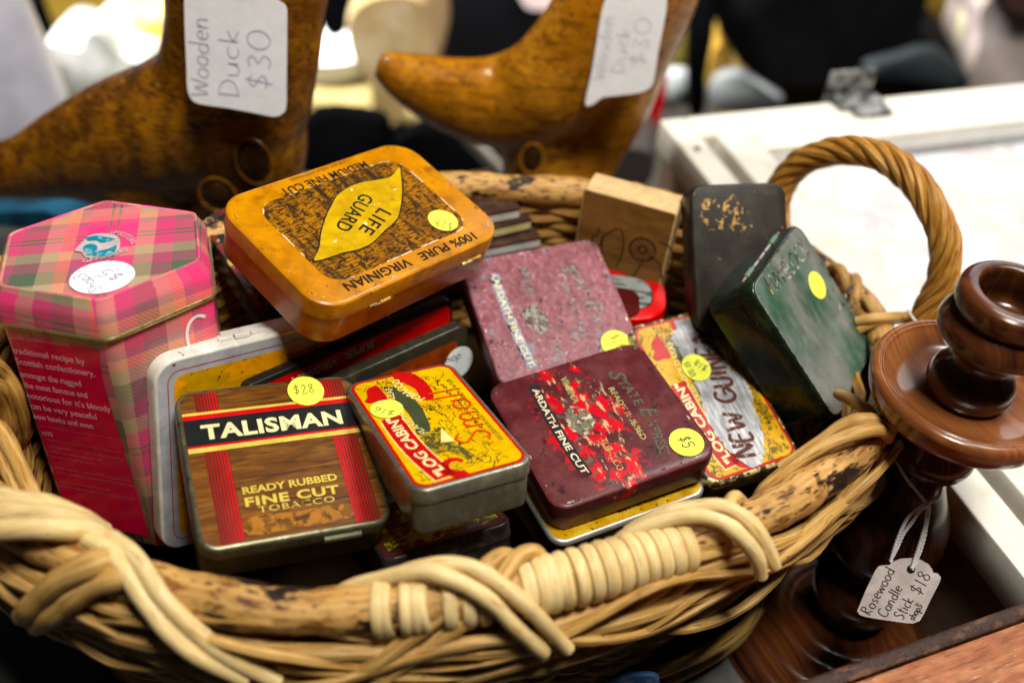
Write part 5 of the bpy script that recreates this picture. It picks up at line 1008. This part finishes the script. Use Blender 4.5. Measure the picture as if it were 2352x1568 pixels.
blob('dark_curtain', 'black cloth hanging behind the golden brown duck', 'curtain', [(990, -60), (1420, -60), (1400, 330), (1180, 420), (1010, 240)], 160, 10, m_dark)
blob('dark_bag', 'black bag in the gap above the tan table', 'bag', [(725, -40), (790, -40), (800, 60), (770, 95), (735, 60)], 148, 8, m_dark)
blob('white_rail', 'thin grey rail slanting under the golden brown duck', 'rail', [(1028, 292), (1046, 286), (1160, 392), (1150, 410)], 96, 1.0, bm_('grey_rail_paint', (.36, .33, .28)))
blob('pink_box', 'pale pink box at the top edge between duck neck and black cloth', 'box', [(1195, -40), (1300, -40), (1290, 18), (1205, 22)], 150, 8, bm_('pale_pink_card', (.72, .58, .58)))
# left group
wv = uy(60, 330, 92)
vm = MB(); vb_ = uy(75, 492, 92); zt_ = uy(60, -60, 92)[2]
lathe(vm, [(.01, 0), (7.2, 0), (8.2, .8), (9.0, 6), (8.2, 16), (6.4, 28), (5.8, 40), (5.6, 50), (5.2, 50), (5.0, 40), (.01, 30)], (uy(38, 480, 92)[0], 92, vb_[2]), 48)
tag(vm.build('vase', bm_('lilac_white_glaze', (.66, .65, .74), [((.58, .57, .68, 1), .08, .4, .7)], .35), None, world=True), 'tall pale lilac white vase at the far left behind the dark duck', 'vase')
blob('blue_cloth', 'teal blue cloth at the far left beside the tartan tin', 'cloth', [(-60, 500), (60, 478), (130, 485), (175, 540), (100, 640), (-60, 640)], 62, 5, bm_('teal_cloth', (.012, .10, .18), [((.005, .02, .04, 1), .15, .45, .6)], .7))
blob('cushion', 'mustard brown cushion at the top left', 'cushion', [(95, -60), (262, -60), (268, 60), (240, 90), (180, 130), (140, 110), (118, 60)], 175, 14, m_mustard)
blob('dark_bag', 'dark bag between the vase and the mustard cushion', 'bag', [(70, -60), (120, -60), (150, 120), (180, 250), (240, 230), (240, 310), (90, 330)], 182, 8, m_dark)
blob('green_book', 'bright lime green folder at the top left', 'folder', [(262, -60), (312, -60), (335, 50), (285, 62)], 165, 3, bm_('lime_card', (.42, .62, .06)))
blob('blue_box', 'pale blue box beside the lime green folder', 'box', [(314, -60), (420, -60), (410, 50), (338, 55)], 168, 10, bm_('pale_blue_card', (.38, .52, .74)))
blob('yellow_box', 'cream and yellow box behind the dark duck', 'box', [(238, 60), (360, 32), (395, 40), (390, 140), (300, 135), (262, 100)], 158, 10, bm_('yellow_card', (.78, .48, .10), [((.85, .74, .52, 1), .09, .48, .56, (1, 1, 2.5))]))
blob('white_bag', 'crumpled white plastic bag behind the neck of the dark duck', 'plastic bag', [(100, 95), (175, 110), (195, 70), (235, 68), (290, 130), (340, 150), (330, 230), (230, 240), (140, 215), (112, 160)], 150, 14, bm_('white_plastic', (.46, .47, .42), [((.28, .29, .27, 1), .12, .5, .62), ((.8, .8, .78, 1), .1, .5, .6)], .5))
# centre right group
blob('red_box', 'bright red box showing right of the golden brown duck', 'box', [(1440, 300), (1478, 240), (1500, 150), (1535, 165), (1528, 240), (1505, 320), (1485, 350), (1420, 430), (1380, 430)], 108, 10, bm_('bright_red_card', (.55, .005, .01)))
blob('grey_drum', 'dark grey box beside the display case under the red box', 'box', [(1370, 345), (1500, 345), (1492, 430), (1380, 440)], 100, 12, bm_('dark_grey_card', (.05, .04, .035)))
blob('curtain', 'streaky red and olive curtain right of the golden brown duck', 'curtain', [(1500, -60), (1620, -60), (1620, 200), (1500, 240)], 168, 4, bm_('olive_red_cloth', (.30, .24, .05), [((.32, .03, .02, 1), .10, .47, .55, (3, 1, .3)), ((.45, .40, .15, 1), .14, .55, .6, (3, 1, .3))]))
blob('grey_bag', 'pale grey bag by the red box', 'bag', [(1518, 178), (1570, 168), (1600, 190), (1598, 240), (1530, 240)], 128, 2, bm_('pale_grey_cloth', (.42, .46, .46)))
blob('black_post', 'black post left of the black coat', 'post', [(1590, -60), (1650, -60), (1640, 80), (1622, 180), (1620, 262), (1582, 262)], 124, 5, m_dark)
blob('yellow_ornament', 'golden yellow ornament beside the black post', 'ornament', [(1630, 150), (1648, 100), (1665, 115), (1685, 150), (1672, 185), (1640, 190)], 132, 6, bm_('golden_paint', (.42, .25, .05)))
blob('white_cloth', 'crumpled whitish cloth between black post and black coat', 'cloth', [(1635, 195), (1680, 168), (1720, 180), (1760, 205), (1800, 240), (1650, 262)], 118, 2, bm_('whitish_cloth', (.22, .24, .24), [((.10, .11, .115, 1), .2, .5, .6)]))
m_coat = bm_('black_coat_cloth', (.003, .003, .0035), [((.006, .006, .007, 1), .12, .4, .7)], .8, spec=.1)
blob('coat', 'black coat draped over the seat behind the display case', 'coat', [(1625, -80), (2120, -80), (2130, 60), (2165, 110), (2215, 165), (2235, 200), (2180, 212), (2060, 205), (1960, 200), (1820, 205), (1720, 190), (1665, 120), (1640, 60)], 128, 22, m_coat)
blob('coat_sheen', 'grey blue sheen on the black coat, painted as a thin shape', 'cloth', [(1990, 150), (2060, 130), (2130, 112), (2180, 140), (2232, 192), (2200, 205), (2090, 190), (2000, 180)], 126.5, 3, bm_('slate_sheen', (.012, .017, .019), [((.035, .048, .052, 1), .12, .5, .65)], .6))  # sheen of the black coat, put into the colour of this added shape
blob('seat', 'mustard brown upholstered seat under the black coat', 'seat', [(1700, 195), (2000, 190), (2300, 190), (2400, 260), (1700, 330)], 136, 40, bm_('brown_upholstery', (.13, .085, .02)))
blob('armchair_back', 'mustard upholstered chair back at the upper right', 'armchair', [(2090, -80), (2260, -80), (2240, 60), (2215, 150), (2170, 130), (2120, 60)], 150, 14, m_mustard)
blob('pale_stick', 'pale wooden stick leaning at the upper right', 'stick', [(2228, -60), (2262, -60), (2245, 60), (2232, 140), (2218, 165), (2196, 158), (2200, 110), (2222, 20)], 138, 3, bm_('pale_wood', (.80, .75, .50)))
blob('coat', 'pinkish grey coat at the right edge of the picture', 'coat', [(2250, 10), (2300, -20), (2440, 20), (2440, 260), (2230, 240), (2215, 190), (2245, 100)], 132, 16, bm_('pinkish_grey_cloth', (.50, .42, .38), [((.36, .30, .27, 1), .10, .45, .62), ((.62, .52, .52, 1), .08, .55, .65)], .7))
blob('dark_hat', 'dark brown hat above the pinkish grey coat', 'hat', [(2270, -60), (2420, -60), (2420, 30), (2345, 38), (2300, 12)], 128, 10, bm_('dark_brown_felt', (.05, .02, .015)))
blob('cloth', 'scrap of blue denim under the near edge of the basket', 'cloth', [(1380, 1578), (1420, 1560), (1470, 1552), (1512, 1558), (1500, 1600), (1400, 1620)], 24.2, .3, bm_('blue_denim', (.03, .07, .16), [((.10, .16, .28, 1), 1.5, .5, .6)]))
